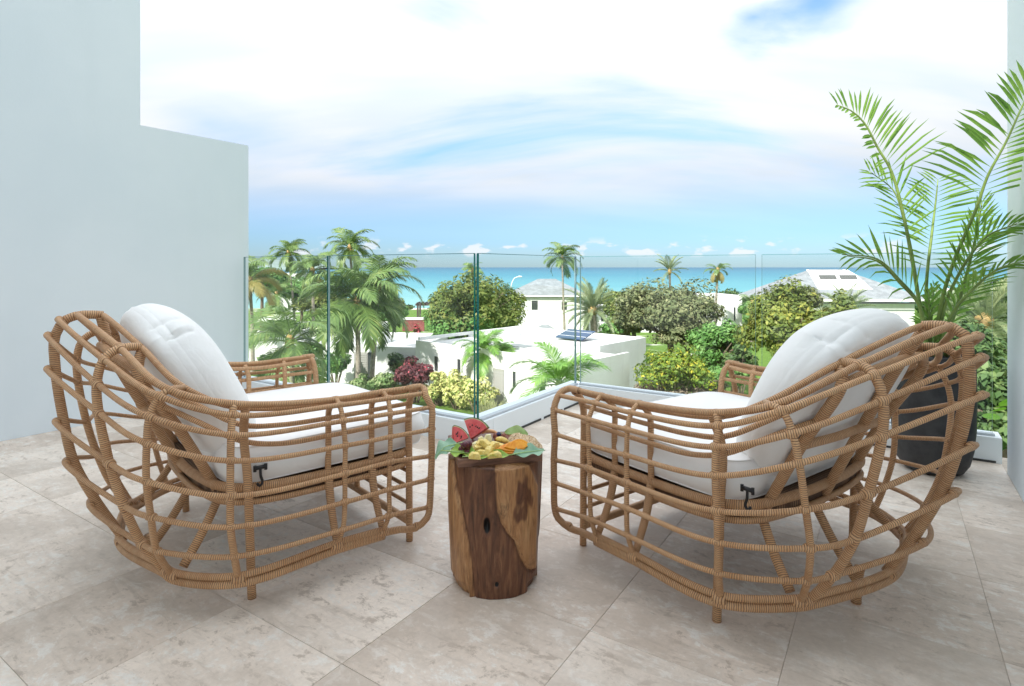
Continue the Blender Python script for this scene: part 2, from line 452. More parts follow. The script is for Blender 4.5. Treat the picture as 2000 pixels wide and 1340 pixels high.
    leafmat('coconut_leaf', [(0, (0.083, 0.158, 0.042)), (0.6, (0.158, 0.255, 0.068)), (1, (0.360, 0.405, 0.128))], 0.4, 0.22, 0.45)
    leafmat('golden_frond', [(0, (0.220, 0.210, 0.070)), (0.6, (0.330, 0.280, 0.090)), (1, (0.400, 0.320, 0.130))], 0.45, 0.25, 0.35)
    leafmat('bright_palm_leaf', [(0, (0.095, 0.230, 0.041)), (0.6, (0.189, 0.365, 0.068)), (1, (0.365, 0.513, 0.121))], 0.4, 0.25, 0.45)
    leafmat('date_leaf', [(0, (0.131, 0.189, 0.102)), (0.6, (0.232, 0.290, 0.145)), (1, (0.435, 0.450, 0.232))], 0.5, 0.15, 0.35)
    leafmat('olive_leaf', [(0, (0.060, 0.105, 0.024)), (0.45, (0.125, 0.175, 0.04)), (0.8, (0.22, 0.245, 0.06)), (1, (0.36, 0.33, 0.09))], 0.5, 0.18)
    leafmat('grey_leaf', [(0, (0.085, 0.115, 0.05)), (0.5, (0.165, 0.195, 0.085)), (1, (0.34, 0.33, 0.17))], 0.55, 0.15)
    leafmat('green_leaf', [(0, (0.051, 0.145, 0.032)), (0.5, (0.123, 0.275, 0.065)), (1, (0.290, 0.464, 0.145))], 0.45, 0.2)
    leafmat('yellow_leaf', [(0, (0.07, 0.14, 0.02)), (0.5, (0.15, 0.23, 0.03)), (0.74, (0.30, 0.34, 0.04)), (0.82, (0.56, 0.48, 0.05)), (1, (0.62, 0.52, 0.07))], 0.5, 0.2)
    leafmat('deep_leaf', [(0, (0.035, 0.085, 0.025)), (0.55, (0.085, 0.155, 0.05)), (1, (0.21, 0.29, 0.10))], 0.5, 0.2)
    leafmat('lime_leaf', [(0, (0.085, 0.135, 0.028)), (0.5, (0.175, 0.225, 0.045)), (0.85, (0.33, 0.33, 0.065)), (1, (0.46, 0.40, 0.085))], 0.5, 0.2)
    leafmat('croton_leaf', [(0, (0.100, 0.200, 0.040)), (0.3, (0.300, 0.380, 0.100)), (0.55, (0.620, 0.600, 0.220)), (1, (0.760, 0.720, 0.360))], 0.45, 0.2)
    leafmat('crimson_leaf', [(0, (0.06, 0.02, 0.026)), (0.6, (0.15, 0.045, 0.055)), (0.78, (0.26, 0.07, 0.085)), (0.84, (0.60, 0.10, 0.14)), (1, (0.68, 0.14, 0.18))], 0.45, 0.15)
    leafmat('variegated_leaf', [(0, (0.075, 0.163, 0.050)), (0.5, (0.200, 0.312, 0.112)), (1, (0.625, 0.625, 0.375))], 0.45, 0.2)
    leafmat('bougainvillea', [(0, (0.070, 0.130, 0.030)), (0.45, (0.130, 0.170, 0.050)), (0.5, (0.500, 0.070, 0.090)), (1, (0.620, 0.120, 0.170))], 0.5, 0.25)
    leafmat('dry_leaf', [(0, (0.130, 0.100, 0.075)), (0.6, (0.240, 0.190, 0.140)), (1, (0.340, 0.290, 0.210))], 0.7, 0.1)
    leafmat('grass_blade', [(0, (0.200, 0.230, 0.090)), (0.6, (0.340, 0.360, 0.170)), (1, (0.520, 0.500, 0.300))], 0.6, 0.2)
    leafmat('seagrape_leaf', [(0, (0.070, 0.220, 0.020)), (0.5, (0.160, 0.360, 0.030)), (1, (0.300, 0.500, 0.050))], 0.35, 0.35)
    plain('palm_trunk', (0.30, 0.26, 0.215), 0.85, var=0.3, scale=7, bump=0.5)
    plain('bark', (0.17, 0.125, 0.09), 0.9, var=0.35, scale=5, bump=0.6)
    plain('coconut_husk', (0.36, 0.24, 0.09), 0.6, var=0.3, scale=5)
    plain('roof_shingle', (0.24, 0.255, 0.27), 0.8, var=0.18, scale=1.5)
    plain('white_paint', (0.80, 0.80, 0.79), 0.6)
    plain('window_dark', (0.05, 0.055, 0.06), 0.15)
    plain('louvre_grey', (0.36, 0.35, 0.33), 0.7)
    plain('dark_timber', (0.07, 0.05, 0.045), 0.7)
    plain('red_wall', (0.24, 0.07, 0.065), 0.8, var=0.2, scale=1)
    plain('terracotta', (0.48, 0.36, 0.30), 0.8, var=0.2, scale=1.5)
    plain('solar_blue', (0.018, 0.055, 0.13), 0.25)
    plain('canvas_white', (0.82, 0.80, 0.77), 0.8)
    # terrain
    t = NT('terrain')
    pos = t.geo('Position'); sp = t.N.new('ShaderNodeSeparateXYZ'); t.L.new(pos, sp.inputs[0])
    n = t.noise(pos, 0.16, 5, 0.6, 0.4); n2 = t.noise(pos, 3.0, 5, 0.7)
    grass = t.mix(t.rng(n2, 0.3, 0.7), (0.075, 0.15, 0.028), (0.16, 0.25, 0.05))
    pale = t.mix(t.rng(n2, 0.3, 0.7), (0.50, 0.47, 0.41), (0.64, 0.61, 0.55))
    c = t.mix(t.rng(n, 0.58, 0.68), grass, pale)
    c = t.mix(t.rng(sp.outputs['Y'], 30, 34), grass, c)
    c = t.mix(t.rng(sp.outputs['Z'], -9.75, -9.5), (0.66, 0.60, 0.50), c)
    t.set(Base_Color=c, Roughness=0.95, Specular_IOR_Level=0.1); t.bump(n2, 0.4, 0.1)
    # sea: sandy shallows to deep blue, small waves
    t = NT('sea_water')
    pos = t.geo('Position'); sp = t.N.new('ShaderNodeSeparateXYZ'); t.L.new(pos, sp.inputs[0])
    wob = t.noise(pos, 0.012, 4, 0.6)
    d = t.math('ADD', sp.outputs['Y'], t.math('MULTIPLY', t.math('SUBTRACT', wob, 0.5), 160))
    lg = t.math('LOGARITHM', t.math('MAXIMUM', d, 60), 10)
    c = t.ramp(t.rng(lg, 2.1, 3.9), [(0.0, (0.20, 0.40, 0.38)), (0.12, (0.075, 0.29, 0.33)), (0.40, (0.020, 0.185, 0.26)), (0.75, (0.008, 0.125, 0.205)), (1.0, (0.005, 0.088, 0.165))])
    streak = t.noise(t.coord('Object', (0.004, 0.03, 1)), 1.0, 5, 0.65)
    c = t.mix(t.math('MULTIPLY', t.rng(streak, 0.45, 0.7), 0.35), c, (0.045, 0.20, 0.26))
    t.set(Base_Color=c, Roughness=0.35, Specular_IOR_Level=0.12)
    w = t.noise(t.coord('Object', (0.25, 0.6, 1)), 1.0, 4, 0.6); t.bump(w, 0.5, 0.5)
    plain('hill_green', (0.20, 0.26, 0.24), 0.95, var=0.2, scale=0.01)
    # fruit
    t = NT('melon_red')
    n = t.noise(t.coord('Object'), 55, 4, 0.6)
    t.set(Base_Color=t.mix(t.rng(n, 0.3, 0.7), (0.60, 0.055, 0.06), (0.72, 0.14, 0.13)), Roughness=0.3, Subsurface_Weight=0.15, Subsurface_Radius=(0.01, 0.003, 0.002))
    t.bump(n, 0.3, 0.002)
    plain('rind_green', (0.11, 0.17, 0.045), 0.45, var=0.4, scale=45)
    plain('rind_pale', (0.58, 0.46, 0.27), 0.5)
    plain('melon_seed', (0.012, 0.008, 0.006), 0.3)
    t = NT('grape_dark'); n = t.noise(t.coord('Object'), 60, 3)
    t.set(Base_Color=t.mix(t.rng(n, 0.3, 0.7), (0.060, 0.008, 0.018), (0.16, 0.028, 0.04)), Roughness=0.28)
    t = NT('grape_rust'); n = t.noise(t.coord('Object'), 60, 3)
    t.set(Base_Color=t.mix(t.rng(n, 0.3, 0.7), (0.18, 0.04, 0.022), (0.34, 0.11, 0.05)), Roughness=0.3)
    t = NT('blue_berry'); t.set(Base_Color=(0.03, 0.035, 0.12), Roughness=0.5)
    t = NT('pineapple'); n = t.noise(t.coord('Object', (3, 1, 1)), 70, 5, 0.65)
    t.set(Base_Color=t.mix(t.rng(n, 0.3, 0.7), (0.74, 0.50, 0.09), (0.86, 0.70, 0.26)), Roughness=0.35); t.bump(n, 0.5, 0.002)
    t = NT('honeydew'); n = t.noise(t.coord('Object', (3, 1, 1)), 60, 4, 0.6)
    t.set(Base_Color=t.mix(t.rng(n, 0.3, 0.7), (0.76, 0.66, 0.33), (0.84, 0.79, 0.52)), Roughness=0.35)
    t = NT('mango'); n = t.noise(t.coord('Object', (1, 4, 1)), 50, 4, 0.6)
    t.set(Base_Color=t.mix(t.rng(n, 0.3, 0.7), (0.78, 0.25, 0.012), (0.90, 0.40, 0.035)), Roughness=0.28); t.bump(n, 0.2, 0.001)
    plain('cantaloupe', (0.80, 0.42, 0.20), 0.35)
    t = NT('cracker'); n = t.noise(t.coord('Object'), 130, 4, 0.7)
    t.set(Base_Color=t.mix(t.rng(n, 0.4, 0.6), (0.48, 0.30, 0.16), (0.70, 0.53, 0.34)), Roughness=0.8); t.bump(n, 0.6, 0.002)
    plain('seed_light', (0.78, 0.68, 0.50), 0.6)
    plain('seed_dark', (0.20, 0.10, 0.05), 0.6)
    for nm, c1, c2 in (('leaf_teal', (0.16, 0.32, 0.20), (0.30, 0.47, 0.32)), ('leaf_lime', (0.20, 0.36, 0.04), (0.40, 0.54, 0.10)), ('leaf_pale', (0.34, 0.50, 0.16), (0.52, 0.66, 0.30))):
        t = NT(nm); n = t.noise(t.coord('Object'), 22, 4, 0.6)
        t.set(Base_Color=t.mix(t.rng(n, 0.3, 0.7), c1, c2), Roughness=0.4); t.bump(n, 0.3, 0.004)
mk_materials()
M = MATS

# ------------------------------------------------------------------ terrace (local axes: x across, y outwards from the house)
TR = R(-33.3)
def tworld(n, d, z=0):
    return Vector((math.cos(TR) * n - math.sin(TR) * d, math.sin(TR) * n + math.cos(TR) * d, z))
def tobj(mb, name, mats, parent=None):
    o = mb.build(name, mats, parent)
    if parent is None: o.rotation_euler = (0, 0, TR)
    return o

def bevel_box(lo, hi, b):
    """box with chamfered top edges"""
    x0, y0, z0 = lo; x1, y1, z1 = hi
    v = [(x0,y0,z0),(x1,y0,z0),(x1,y1,z0),(x0,y1,z0),(x0,y0,z1-b),(x1,y0,z1-b),(x1,y1,z1-b),(x0,y1,z1-b),
         (x0+b,y0+b,z1),(x1-b,y0+b,z1),(x1-b,y1-b,z1),(x0+b,y1-b,z1)]
    f = [(0,3,2,1),(0,1,5,4),(1,2,6,5),(2,3,7,6),(3,0,4,7),(4,5,9,8),(5,6,10,9),(6,7,11,10),(7,4,8,11),(8,9,10,11)]
    return v, f

def build_terrace():
    fl = tobj(MB().box((-4.52, -1.2, -0.35), (-1.91, 2.71, -0.0015)).box((-1.91, -1.2, -0.35), (0.9, 3.95, -0.0015)), 'terrace_floor', M['grout'])
    tag(fl, kind='structure')
    cache = {}
    n0, dn, d0, dd = -1.156, 0.4655, 0.978, 0.463
    g = 0.0006
    rnd = random.Random(5)
    for i in range(-8, 5):
        for j in range(-5, 8):
            a0, a1 = n0 + i * dn, n0 + (i + 1) * dn
            b0, b1 = d0 + j * dd, d0 + (j + 1) * dd
            a0 = max(a0, -4.268); a1 = min(a1, 0.473); b0 = max(b0, -1.19)
            b1 = min(b1, 3.808)
            if a0 < -1.915 < a1 and b0 > 2.5: a0 = -1.908
            if a1 <= -1.90: b1 = min(b1, 2.568)
            w, h = a1 - a0 - 2 * g, b1 - b0 - 2 * g
            if w < 0.02 or h < 0.02: continue
            k = (round(w, 3), round(h, 3))
            if k not in cache:
                v, f = bevel_box((-w / 2, -h / 2, -0.001), (w / 2, h / 2, 0.0005), 0.0008)
                cache[k] = MB().add(v, f).mesh('tile', [M['travertine']])
            o = link('tile', cache[k], None, fl)
            o.location = ((a0 + a1) / 2, (b0 + b1) / 2, 0)
            o.rotation_euler = (0, 0, 0 if k[0] != k[1] else 0)
    # walls of the terrace
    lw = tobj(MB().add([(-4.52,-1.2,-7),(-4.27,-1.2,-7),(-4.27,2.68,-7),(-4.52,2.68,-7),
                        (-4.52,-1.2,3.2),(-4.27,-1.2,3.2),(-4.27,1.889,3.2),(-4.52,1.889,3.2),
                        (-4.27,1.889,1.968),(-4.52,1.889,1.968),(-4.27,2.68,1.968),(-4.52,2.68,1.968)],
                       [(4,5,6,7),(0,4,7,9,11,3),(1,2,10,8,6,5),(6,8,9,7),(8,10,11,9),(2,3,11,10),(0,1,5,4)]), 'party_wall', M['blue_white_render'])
    tag(lw, 'tall smooth white wall with a lower stepped end behind the left chair', 'wall')
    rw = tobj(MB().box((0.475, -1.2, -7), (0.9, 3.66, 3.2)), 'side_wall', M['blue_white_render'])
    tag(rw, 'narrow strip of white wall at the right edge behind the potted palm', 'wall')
    hw = tobj(MB().box((-6.5, -1.5, -7), (3.5, -1.2, 4.8)), 'unseen_house_wall', M['white_render'])  # unseen wall behind the camera, height set to keep the sun off the terrace
    tag(hw, kind='structure')
    # balustrade: low white kerb, glass panes
    ku = empty('glass_balustrade', (0, 0, 0), TR)
    tag(ku, 'frameless clear glass balustrade on a low white kerb round the terrace', 'balustrade')
    H = 0.13
    MB().box((-4.268, 2.57, -0.3), (-1.91, 2.71, H)).build('kerb', M['white_render'], ku)
    MB().box((-2.05, 2.712, -0.3), (-1.91, 3.95, H)).build('kerb', M['white_render'], ku)
    MB().box((-1.908, 3.81, -0.3), (0.4745, 3.95, H)).build('kerb', M['white_render'], ku)
    MB().box((-4.266, 2.592, H + .001), (-1.935, 2.628, H + 0.012)).build('glazing_channel', M['grey_seal'], ku)
    MB().box((-1.965, 2.63, H + .001), (-1.929, 3.83, H + 0.012)).build('glazing_channel', M['grey_seal'], ku)
    MB().box((-1.925, 3.832, H + .001), (0.449, 3.868, H + 0.012)).build('glazing_channel', M['grey_seal'], ku)
    top = 1.0767
    def pane(x0, y0, x1, y1, green=(1, 1)):
        lo = (min(x0, x1), min(y0, y1), H + 0.002); hi = (max(x0, x1), max(y0, y1), top)
        mb = MB().box(lo, hi)
        ends = (2, 4) if abs(x1 - x0) < abs(y1 - y0) else (5, 3)   # near/far or left/right end faces
        for k in range(6): mb.mi[k] = 2 if k == 1 else ((1 if green[ends.index(k)] else 3) if k in ends else 0)
        MB().box((lo[0] + .0005, lo[1] + .0005, top + .0002), (hi[0] - .0005, hi[1] - .0005, top + .0034)).build('refracted_edge_strip', M['glass_top_edge'], ku)  # added strip imitating the dark line refracted from the pane's top edge
        mb.build('pane', [M['pane_glass'], M['glass_edge'], M['glass_top_edge'], M['pale_edge']], ku)
    t = 0.0085
    pane(-4.21, 2.61 - t, -3.225, 2.61 + t, (0, 1))
    pane(-3.214, 2.61 - t, -1.968, 2.61 + t, (0, 1))
    pane(-1.947 - t, 2.612, -1.947 + t, 3.818, (1, 0))
    pane(-1.922, 3.85 - t, -0.705, 3.85 + t, (0, 0))
    pane(-0.668, 3.85 - t, 0.44, 3.85 + t, (0, 0))
    for a, b in ((3.0, 3.25), (3.29, 3.54), (3.57, 3.80), (2.74, 2.97)):
        MB().box((-1.9098, a, 0.001), (-1.906, b, 0.014)).build('drain_slot', M['drain_dark'], ku)
    MB().box((0.20, 3.806, 0.001), (0.45, 3.8098, 0.012)).build('drain_slot', M['drain_dark'], ku)
    MB().box((-0.10, 3.806, 0.001), (0.16, 3.8098, 0.012)).build('drain_slot', M['drain_dark'], ku)
build_terrace()

# ------------------------------------------------------------------ rattan lounge chairs
NODES = {
 'left': {
  'a': [(0.555, 0.475, 0.572), (0.414, 0.46, 0.571), (0.246, 0.46, 0.571), (-0.08, 0.515, 0.618), (-0.235, 0.5, 0.676), (-0.315, 0.27, 0.77), (-0.384, 0.0, 0.851)],
  'c': [(0.543, 0.51, 0.555), (0.416, 0.5, 0.555), (0.243, 0.5, 0.56), (-0.086, 0.53, 0.59), (-0.257, 0.505, 0.663), (-0.353, 0.285, 0.743), (-0.426, 0.0, 0.84)],
  'd': [(0.566, 0.535, 0.508), (0.407, 0.53, 0.511), (0.24, 0.53, 0.516), (-0.095, 0.55, 0.541), (-0.28, 0.505, 0.614), (-0.369, 0.285, 0.678), (-0.453, -0.0, 0.794)],
  'e': [(0.562, 0.54, 0.431), (0.406, 0.535, 0.435), (0.245, 0.535, 0.439), (-0.098, 0.555, 0.472), (-0.285, 0.5, 0.545), (-0.365, 0.285, 0.597), (-0.453, 0.0, 0.692)],
  'f': [(0.563, 0.54, 0.338), (0.404, 0.535, 0.351), (0.244, 0.535, 0.35), (-0.097, 0.55, 0.374), (-0.281, 0.47, 0.437), (-0.341, 0.29, 0.453), (-0.433, 0.0, 0.529)],
  'g': [(0.559, 0.54, 0.258), (0.401, 0.535, 0.261), (0.244, 0.535, 0.261), (-0.094, 0.54, 0.285), (-0.264, 0.43, 0.326), (-0.308, 0.295, 0.326), (-0.409, -0.0, 0.4)],
  'h': [(0.557, 0.535, 0.159), (0.403, 0.53, 0.171), (0.24, 0.53, 0.174), (-0.077, 0.515, 0.189), (-0.243, 0.385, 0.211), (-0.265, 0.305, 0.208), (-0.348, 0.0, 0.252)],
  'B': [(0.526, 0.505, 0.09), (0.395, 0.5, 0.105), (0.231, 0.5, 0.112), (-0.055, 0.475, 0.099), (-0.196, 0.335, 0.104), (-0.209, 0.315, 0.115), (-0.276, 0.0, 0.114)],
 },
 'right': {
  'a': [(0.551, 0.475, 0.571), (0.413, 0.46, 0.569), (0.247, 0.46, 0.574), (-0.068, 0.515, 0.618), (-0.213, 0.5, 0.662), (-0.316, 0.27, 0.754), (-0.42, 0.0, 0.843)],
  'c': [(0.564, 0.51, 0.548), (0.404, 0.5, 0.551), (0.247, 0.5, 0.552), (-0.083, 0.53, 0.589), (-0.239, 0.505, 0.656), (-0.352, 0.285, 0.734), (-0.464, 0.0, 0.824)],
  'd': [(0.57, 0.535, 0.501), (0.405, 0.53, 0.503), (0.235, 0.53, 0.508), (-0.088, 0.55, 0.539), (-0.264, 0.505, 0.606), (-0.371, 0.285, 0.675), (-0.473, -0.0, 0.77)],
  'e': [(0.558, 0.54, 0.419), (0.4, 0.535, 0.422), (0.234, 0.535, 0.431), (-0.089, 0.555, 0.467), (-0.277, 0.5, 0.539), (-0.369, 0.285, 0.587), (-0.475, 0.0, 0.673)],
  'f': [(0.564, 0.54, 0.328), (0.397, 0.535, 0.345), (0.234, 0.535, 0.349), (-0.09, 0.55, 0.376), (-0.277, 0.47, 0.423), (-0.341, 0.29, 0.44), (-0.453, 0.0, 0.537)],
  'g': [(0.563, 0.54, 0.249), (0.394, 0.535, 0.26), (0.234, 0.535, 0.271), (-0.086, 0.54, 0.291), (-0.268, 0.43, 0.316), (-0.311, 0.295, 0.315), (-0.415, -0.0, 0.402)],
  'h': [(0.565, 0.535, 0.157), (0.394, 0.53, 0.178), (0.235, 0.53, 0.186), (-0.07, 0.515, 0.198), (-0.238, 0.385, 0.209), (-0.264, 0.305, 0.208), (-0.346, 0.0, 0.246)],
  'B': [(0.527, 0.505, 0.1), (0.396, 0.5, 0.104), (0.232, 0.5, 0.110), (-0.049, 0.475, 0.104), (-0.194, 0.335, 0.115), (-0.207, 0.315, 0.118), (-0.281, 0.0, 0.127)],
 },
}
HOOPS = 'acdefghB'; STN = ['F', 'S1', 'S2', 'V0', 'V1', 'V2', 'V3']

def pillow(a, b, c, nx=46, nz=46, edge=0.02, px=3.0, crease=(), corner=2.6, back=1.0):
    """cushion: half sizes a (x), b (thickness, y), c (z); front is +y"""
    vs = []; fs = []
    def outline(x, z):
        # square -> rounded rectangle
        m = max(abs(x), abs(z))
        if m < 1e-6: return 0, 0
        l = (abs(x / m) ** corner + abs(z / m) ** corner) ** (1 / corner)
        k = 1 + (1 / l - 1) * m ** 4
        return x * k, z * k
    idx = {}
    for side in (1, -1):
        for i in range(nx + 1):
            for j in range(nz + 1):
                x, z = -1 + 2 * i / nx, -1 + 2 * j / nz
                x = math.sin(x * math.pi / 2); z = math.sin(z * math.pi / 2)
                t = max(0, (1 - abs(x) ** px) * (1 - abs(z) ** px)) ** 0.5
                y = side * (edge + (b - edge) * t) * (1 if side > 0 else back)
                ox, oz = outline(x, z)
                P = [ox * a, y, oz * c]
                w = 0.006 * mnoise.noise(Vector((P[0] * 5, side * 3.1, P[2] * 5))) * t
                P[1] += w * side
                idx[side, i, j] = len(vs); vs.append(P)
    for side in (1, -1):
        for i in range(nx):
            for j in range(nz):
                q = [idx[side, i, j], idx[side, i + 1, j], idx[side, i + 1, j + 1], idx[side, i, j + 1]]
                fs.append(q[::-1] if side > 0 else q)
    for A, B, dep, wid in crease:      # stitched tuft creases, pulled in towards the core
        A, B = Vector(A), Vector(B); D = B - A; L2 = D.length_squared
        for P in vs:
            p = Vector(P); s = max(0, min(1, (p - A).dot(D) / L2)); q = (p - A - D * s).length
            if q > wid * 7: continue
            k = dep * math.sin(math.pi * (.1 + .8 * s)) ** .7 * (.5 * math.exp(-(q / wid) ** 2) + .5 * math.exp(-(q / (wid * 3)) ** 2))
            n_ = Vector((p.x / a, p.y / b * .6, p.z / c)).normalized()
            for e in range(3): P[e] -= n_[e] * k
    rim = [(i, 0) for i in range(nx)] + [(nx, j) for j in range(nz)] + [(i, nz) for i in range(nx, 0, -1)] + [(0, j) for j in range(nz, 0, -1)]
    n = len(rim); mid = []
    for k in range(n):
        f, bk = vs[idx[(1, *rim[k])]], vs[idx[(-1, *rim[k])]]
        mid.append(len(vs)); p = [(f[q] + bk[q]) / 2 for q in range(3)]
        l = math.hypot(p[0], p[2]); p[0] *= 1 + edge * 0.35 / l; p[2] *= 1 + edge * 0.35 / l
        vs.append(p)
    for k in range(n):
        k2 = (k + 1) % n
        fs.append([idx[(1, *rim[k])], idx[(1, *rim[k2])], mid[k2], mid[k]])
        fs.append([mid[k], mid[k2], idx[(-1, *rim[k2])], idx[(-1, *rim[k])]])
    front_rim = [Vector(vs[idx[(1, *r)]]) for r in rim[::2]]
    back_rim = [Vector(vs[idx[(-1, *r)]]) for r in rim[::2]]
    return MB().add(vs, fs, smooth=True), front_rim, back_rim

BIND = None
CREASE = {'left': [((-.219, -.016, .247), (-.212, .062, .237), .014, .0045), ((-.279, -.004, .206), (-.271, .066, .196), .014, .0045), ((-.013, .005, .298), (-.222, .018, .246), .003, .003), ((-.222, .018, .246), (-.278, .015, .205), .006, .003)],
          'right': [((.172, .04, .264), (.143, -.047, .259), .014, .0045), ((.261, .027, .223), (.227, -.05, .224), .014, .0045), ((.177, -.011, .267), (.247, -.013, .23), .006, .003)]}
def build_chair(side, origin, facing, label):
    global BIND
    sg = -1 if side == 'left' else 1
    nd = NODES[side]
    root = empty('lounge_chair', (origin[0], origin[1], 0), math.atan2(facing[1], facing[0]))
    tag(root, label, 'armchair', 'rattan lounge chairs')
    P = lambda u, v, w: Vector((u, sg * v, w))
    rt, cane = M['rattan'], M['cane']
    def N(h, s, m=1, off=(0, 0, 0)):
        u, v, w = nd[h][STN.index(s)]
        return P(u + off[0], m * (v + off[1]), w + off[2])
    def tube(name, pts, r, step=0.022, sides=9, mat=None, closed=False, spline=True):
        return MB().tube(pts, r, sides, step, closed=closed, spline=spline).build(name, mat or rt, root)
    def full(h, first='F', off=(0, 0, 0), ext=None):
        i0 = STN.index(first)
        near = [N(h, s, 1, off) for s in STN[i0:-1]]; far = [N(h, s, -1, off) for s in STN[i0:-1]]
        k = (-.012 if side == 'left' else -.020) if h in 'cdefgh' else -.006      # the hoops pass outside the centre rib
        return near + [N(h, 'V3', 1, (off[0] + k, 0, off[2]))] + far[::-1]
    R_ = {'c': .0080, 'd': .0075, 'e': .0075, 'f': .0075, 'g': .0075, 'h': .0075}
    # continuous hoops round the nest
    for h in 'cdefgh': tube('hoop', full(h), R_[h])
    tube('top_rail', full('a'), .0096)
    bp = []
    for m in (1, -1):
        seq = [N('a', 'F', m, (-.03, -.035, -.014)), N('a', 'S1', m, (0, -.03, -.018)), N('a', 'S2', m, (0, -.03, -.018)),
               N('a', 'V0', m, (.015, -.05, -.02)), N('a', 'V1', m, (.045, -.05, -.008)), N('a', 'V2', m, (.055, -.02, -.004))]
        bp.append(seq)
    tube('inner_top_rail', bp[0] + [N('a', 'V3', 1, (.06, 0, -.004))] + bp[1][::-1], .0088)
    tube('bottom_rail', full('B', 'S1', off=(0, 0, .013)), .0098)
    tube('bottom_rail', full('B', 'S1', off=(0.004, -.004, -.011)), .0135)
    for m in (1, -1):
        # front upright: rounded loop from the top rail down to the bottom rail
        a, c, d, h_, b = N('a', 'F', m), N('c', 'F', m), N('d', 'F', m), N('h', 'F', m), N('B', 'F', m)
        tube('front_upright', [a + P(-.05, 0, 0), a, (a + c) / 2 + P(.012, m * .006, .0), c + P(.008, m * .006, -.006), d, N('e', 'F', m), N('f', 'F', m), N('g', 'F', m), h_,
                               h_ * .5 + b * .5 + P(.010, m * .008, -.004), b + P(-.008, 0, -.004), b * .5 + N('B', 'S1', m) * .5 + P(0, 0, .001), N('B', 'S1', m), N('B', 'S2', m)], .0118)
        for s, r in (('S1', .0078), ('S2', .0078), ('V0', .0100), ('V1', .0090), ('V2', .0120)):
            pts = [N(h, s, m, (0, -.006 if h != 'a' else 0, 0)) for h in HOOPS]
            if s in ('V0', 'V1', 'V2'): pts = [bp[0 if m == 1 else 1][STN.index(s)]] + pts
            tube('rib', pts, r)
    pts = [N('a', 'V3', 1, (.06, 0, -.004))] + [N(h, 'V3', 1, (.010, 0, 0)) for h in HOOPS]
    tube('rib', pts, .0136)
    # legs, inner posts, struts
    for m in (1, -1):
        tube('leg', [P(.55, m * .414, 0), P(.548, m * .414, .30), P(.546, m * .418, .50), P(.545, m * .44, .545), N('a', 'F', m, (-.01, -.01, -.01))], .0125)
        tube('leg', [P(0, m * .414, 0), P(-.006, m * .413, .20), P(-.012, m * .414, .36), P(-.028, m * .43, .50), N('a', 'V0', m, (.045, -.045, -.02))], .0128)
        for u, s in ((.40, 'S1'), (.243, 'S2')):
            tube('inner_post', [P(u, m * .404, .285), P(u, m * .410, .42), P(u, m * .412, .525), N('a', s, m, (-.006, -.012, -.008))], .0100)
            tube('lower_strut', [P(u + .004, m * .40, .315), P(u, m * .43, .22), N('B', s, m, (.004, -.008, .0))], (.0145, .0130, .0108))
        tube('lower_strut', [P(-.055, m * .28, .285), P(-.11, m * .30, .19), N('B', 'V1', m, (.03, -.012, .012))], .0135)
        for w0, w1 in ((.505, .53), (.447, .482)):
            tube('inner_rail', [P(.548, m * .42, w0), P(.40, m * .424, w0), P(.24, m * .424, w0), P(.08, m * .424, w0 + .006), P(-.03, m * .42, w1),
                                P(-.13, m * .36, w1 + .06), P(-.258, m * .283, w1 + .15) if w0 > .5 else P(-.205, m * .283, w1 + .105)], .0080)
        tube('back_post', [P(-.045, m * .27, .275), P(-.165, m * .27, .51), P(-.272, m * .27, .70), N('a', 'V2', m, (.06, -.02, -.01))], .0150)
    tube('back_post', [P(-.075, 0, .25), P(-.18, 0, .47), P(-.30, 0, .72), N('a', 'V3', 1, (.055, 0, -.01))], .0150)
    tube('back_crossbar', [P(-.268, .27, .695), P(-.315, .14, .735), P(-.325, 0, .748), P(-.315, -.14, .735), P(-.268, -.27, .695)], .012)
    tube('back_crossbar', [P(-.165, .27, .51), P(-.205, .14, .525), P(-.212, 0, .53), P(-.205, -.14, .525), P(-.165, -.27, .51)], .012)
    tube('lower_strut', [P(-.07, 0, .25), P(-.13, 0, .15), P(-.20, 0, .055)], .0135)
    tube('leg', [P(-.19, 0, 0), P(-.192, 0, .06), P(-.20, 0, .11)], .0145)
    # front frame
    tube('front_rail', [P(.55, .414, .071), P(.55, -.414, .071)], .0145, spline=False)
    for w in (.135, .195, .252):
        tube('front_rung', [P(.55, .414, w), P(.55, -.414, w)], .0075, mat=cane, spline=False)
    tube('front_post', [P(.55, .0, .071), P(.55, .0, .31)], .012, spline=False)
    # seat frame, woven deck
    loop = [P(.56, .36, .325), P(.545, .398, .325), P(.30, .402, .318), P(.02, .39, .325), P(-.06, .335, .33), P(-.10, .18, .333), P(-.108, 0, .333)]
    loop = loop + [Vector((p.x, -p.y, p.z)) for p in loop[-2::-1]]
    tube('seat_frame', loop, .0140, closed=True)
    tube('seat_frame', [p + Vector((0, 0, -.045)) for p in loop], .0095, closed=True)
    ring, _, _ = resample(loop, .01, .03, True)
    n = len(ring); c0 = sum(ring, Vector()) / n
    mb = MB()
    vs = [c0.lerp(p, .975) + Vector((0, 0, .0)) for p in ring] + [c0.lerp(p, .975) + Vector((0, 0, -.045)) for p in ring]
    mb.add(vs, [(i, (i + 1) % n, n + (i + 1) % n, n + i) for i in range(n)] + [tuple(range(n))], smooth=False)
    mb.build('seat_deck', M['woven_band'], root)
    # bindings where ribs and hoops cross
    if BIND is None:
        BIND = MB().tube([(-.014, 0, 0), (-.009, 0, 0), (0, 0, 0), (.009, 0, 0), (.014, 0, 0)], (.0078, .0106, .0112, .0106, .0078), 9, None, spline=False).mesh('binding', [rt])
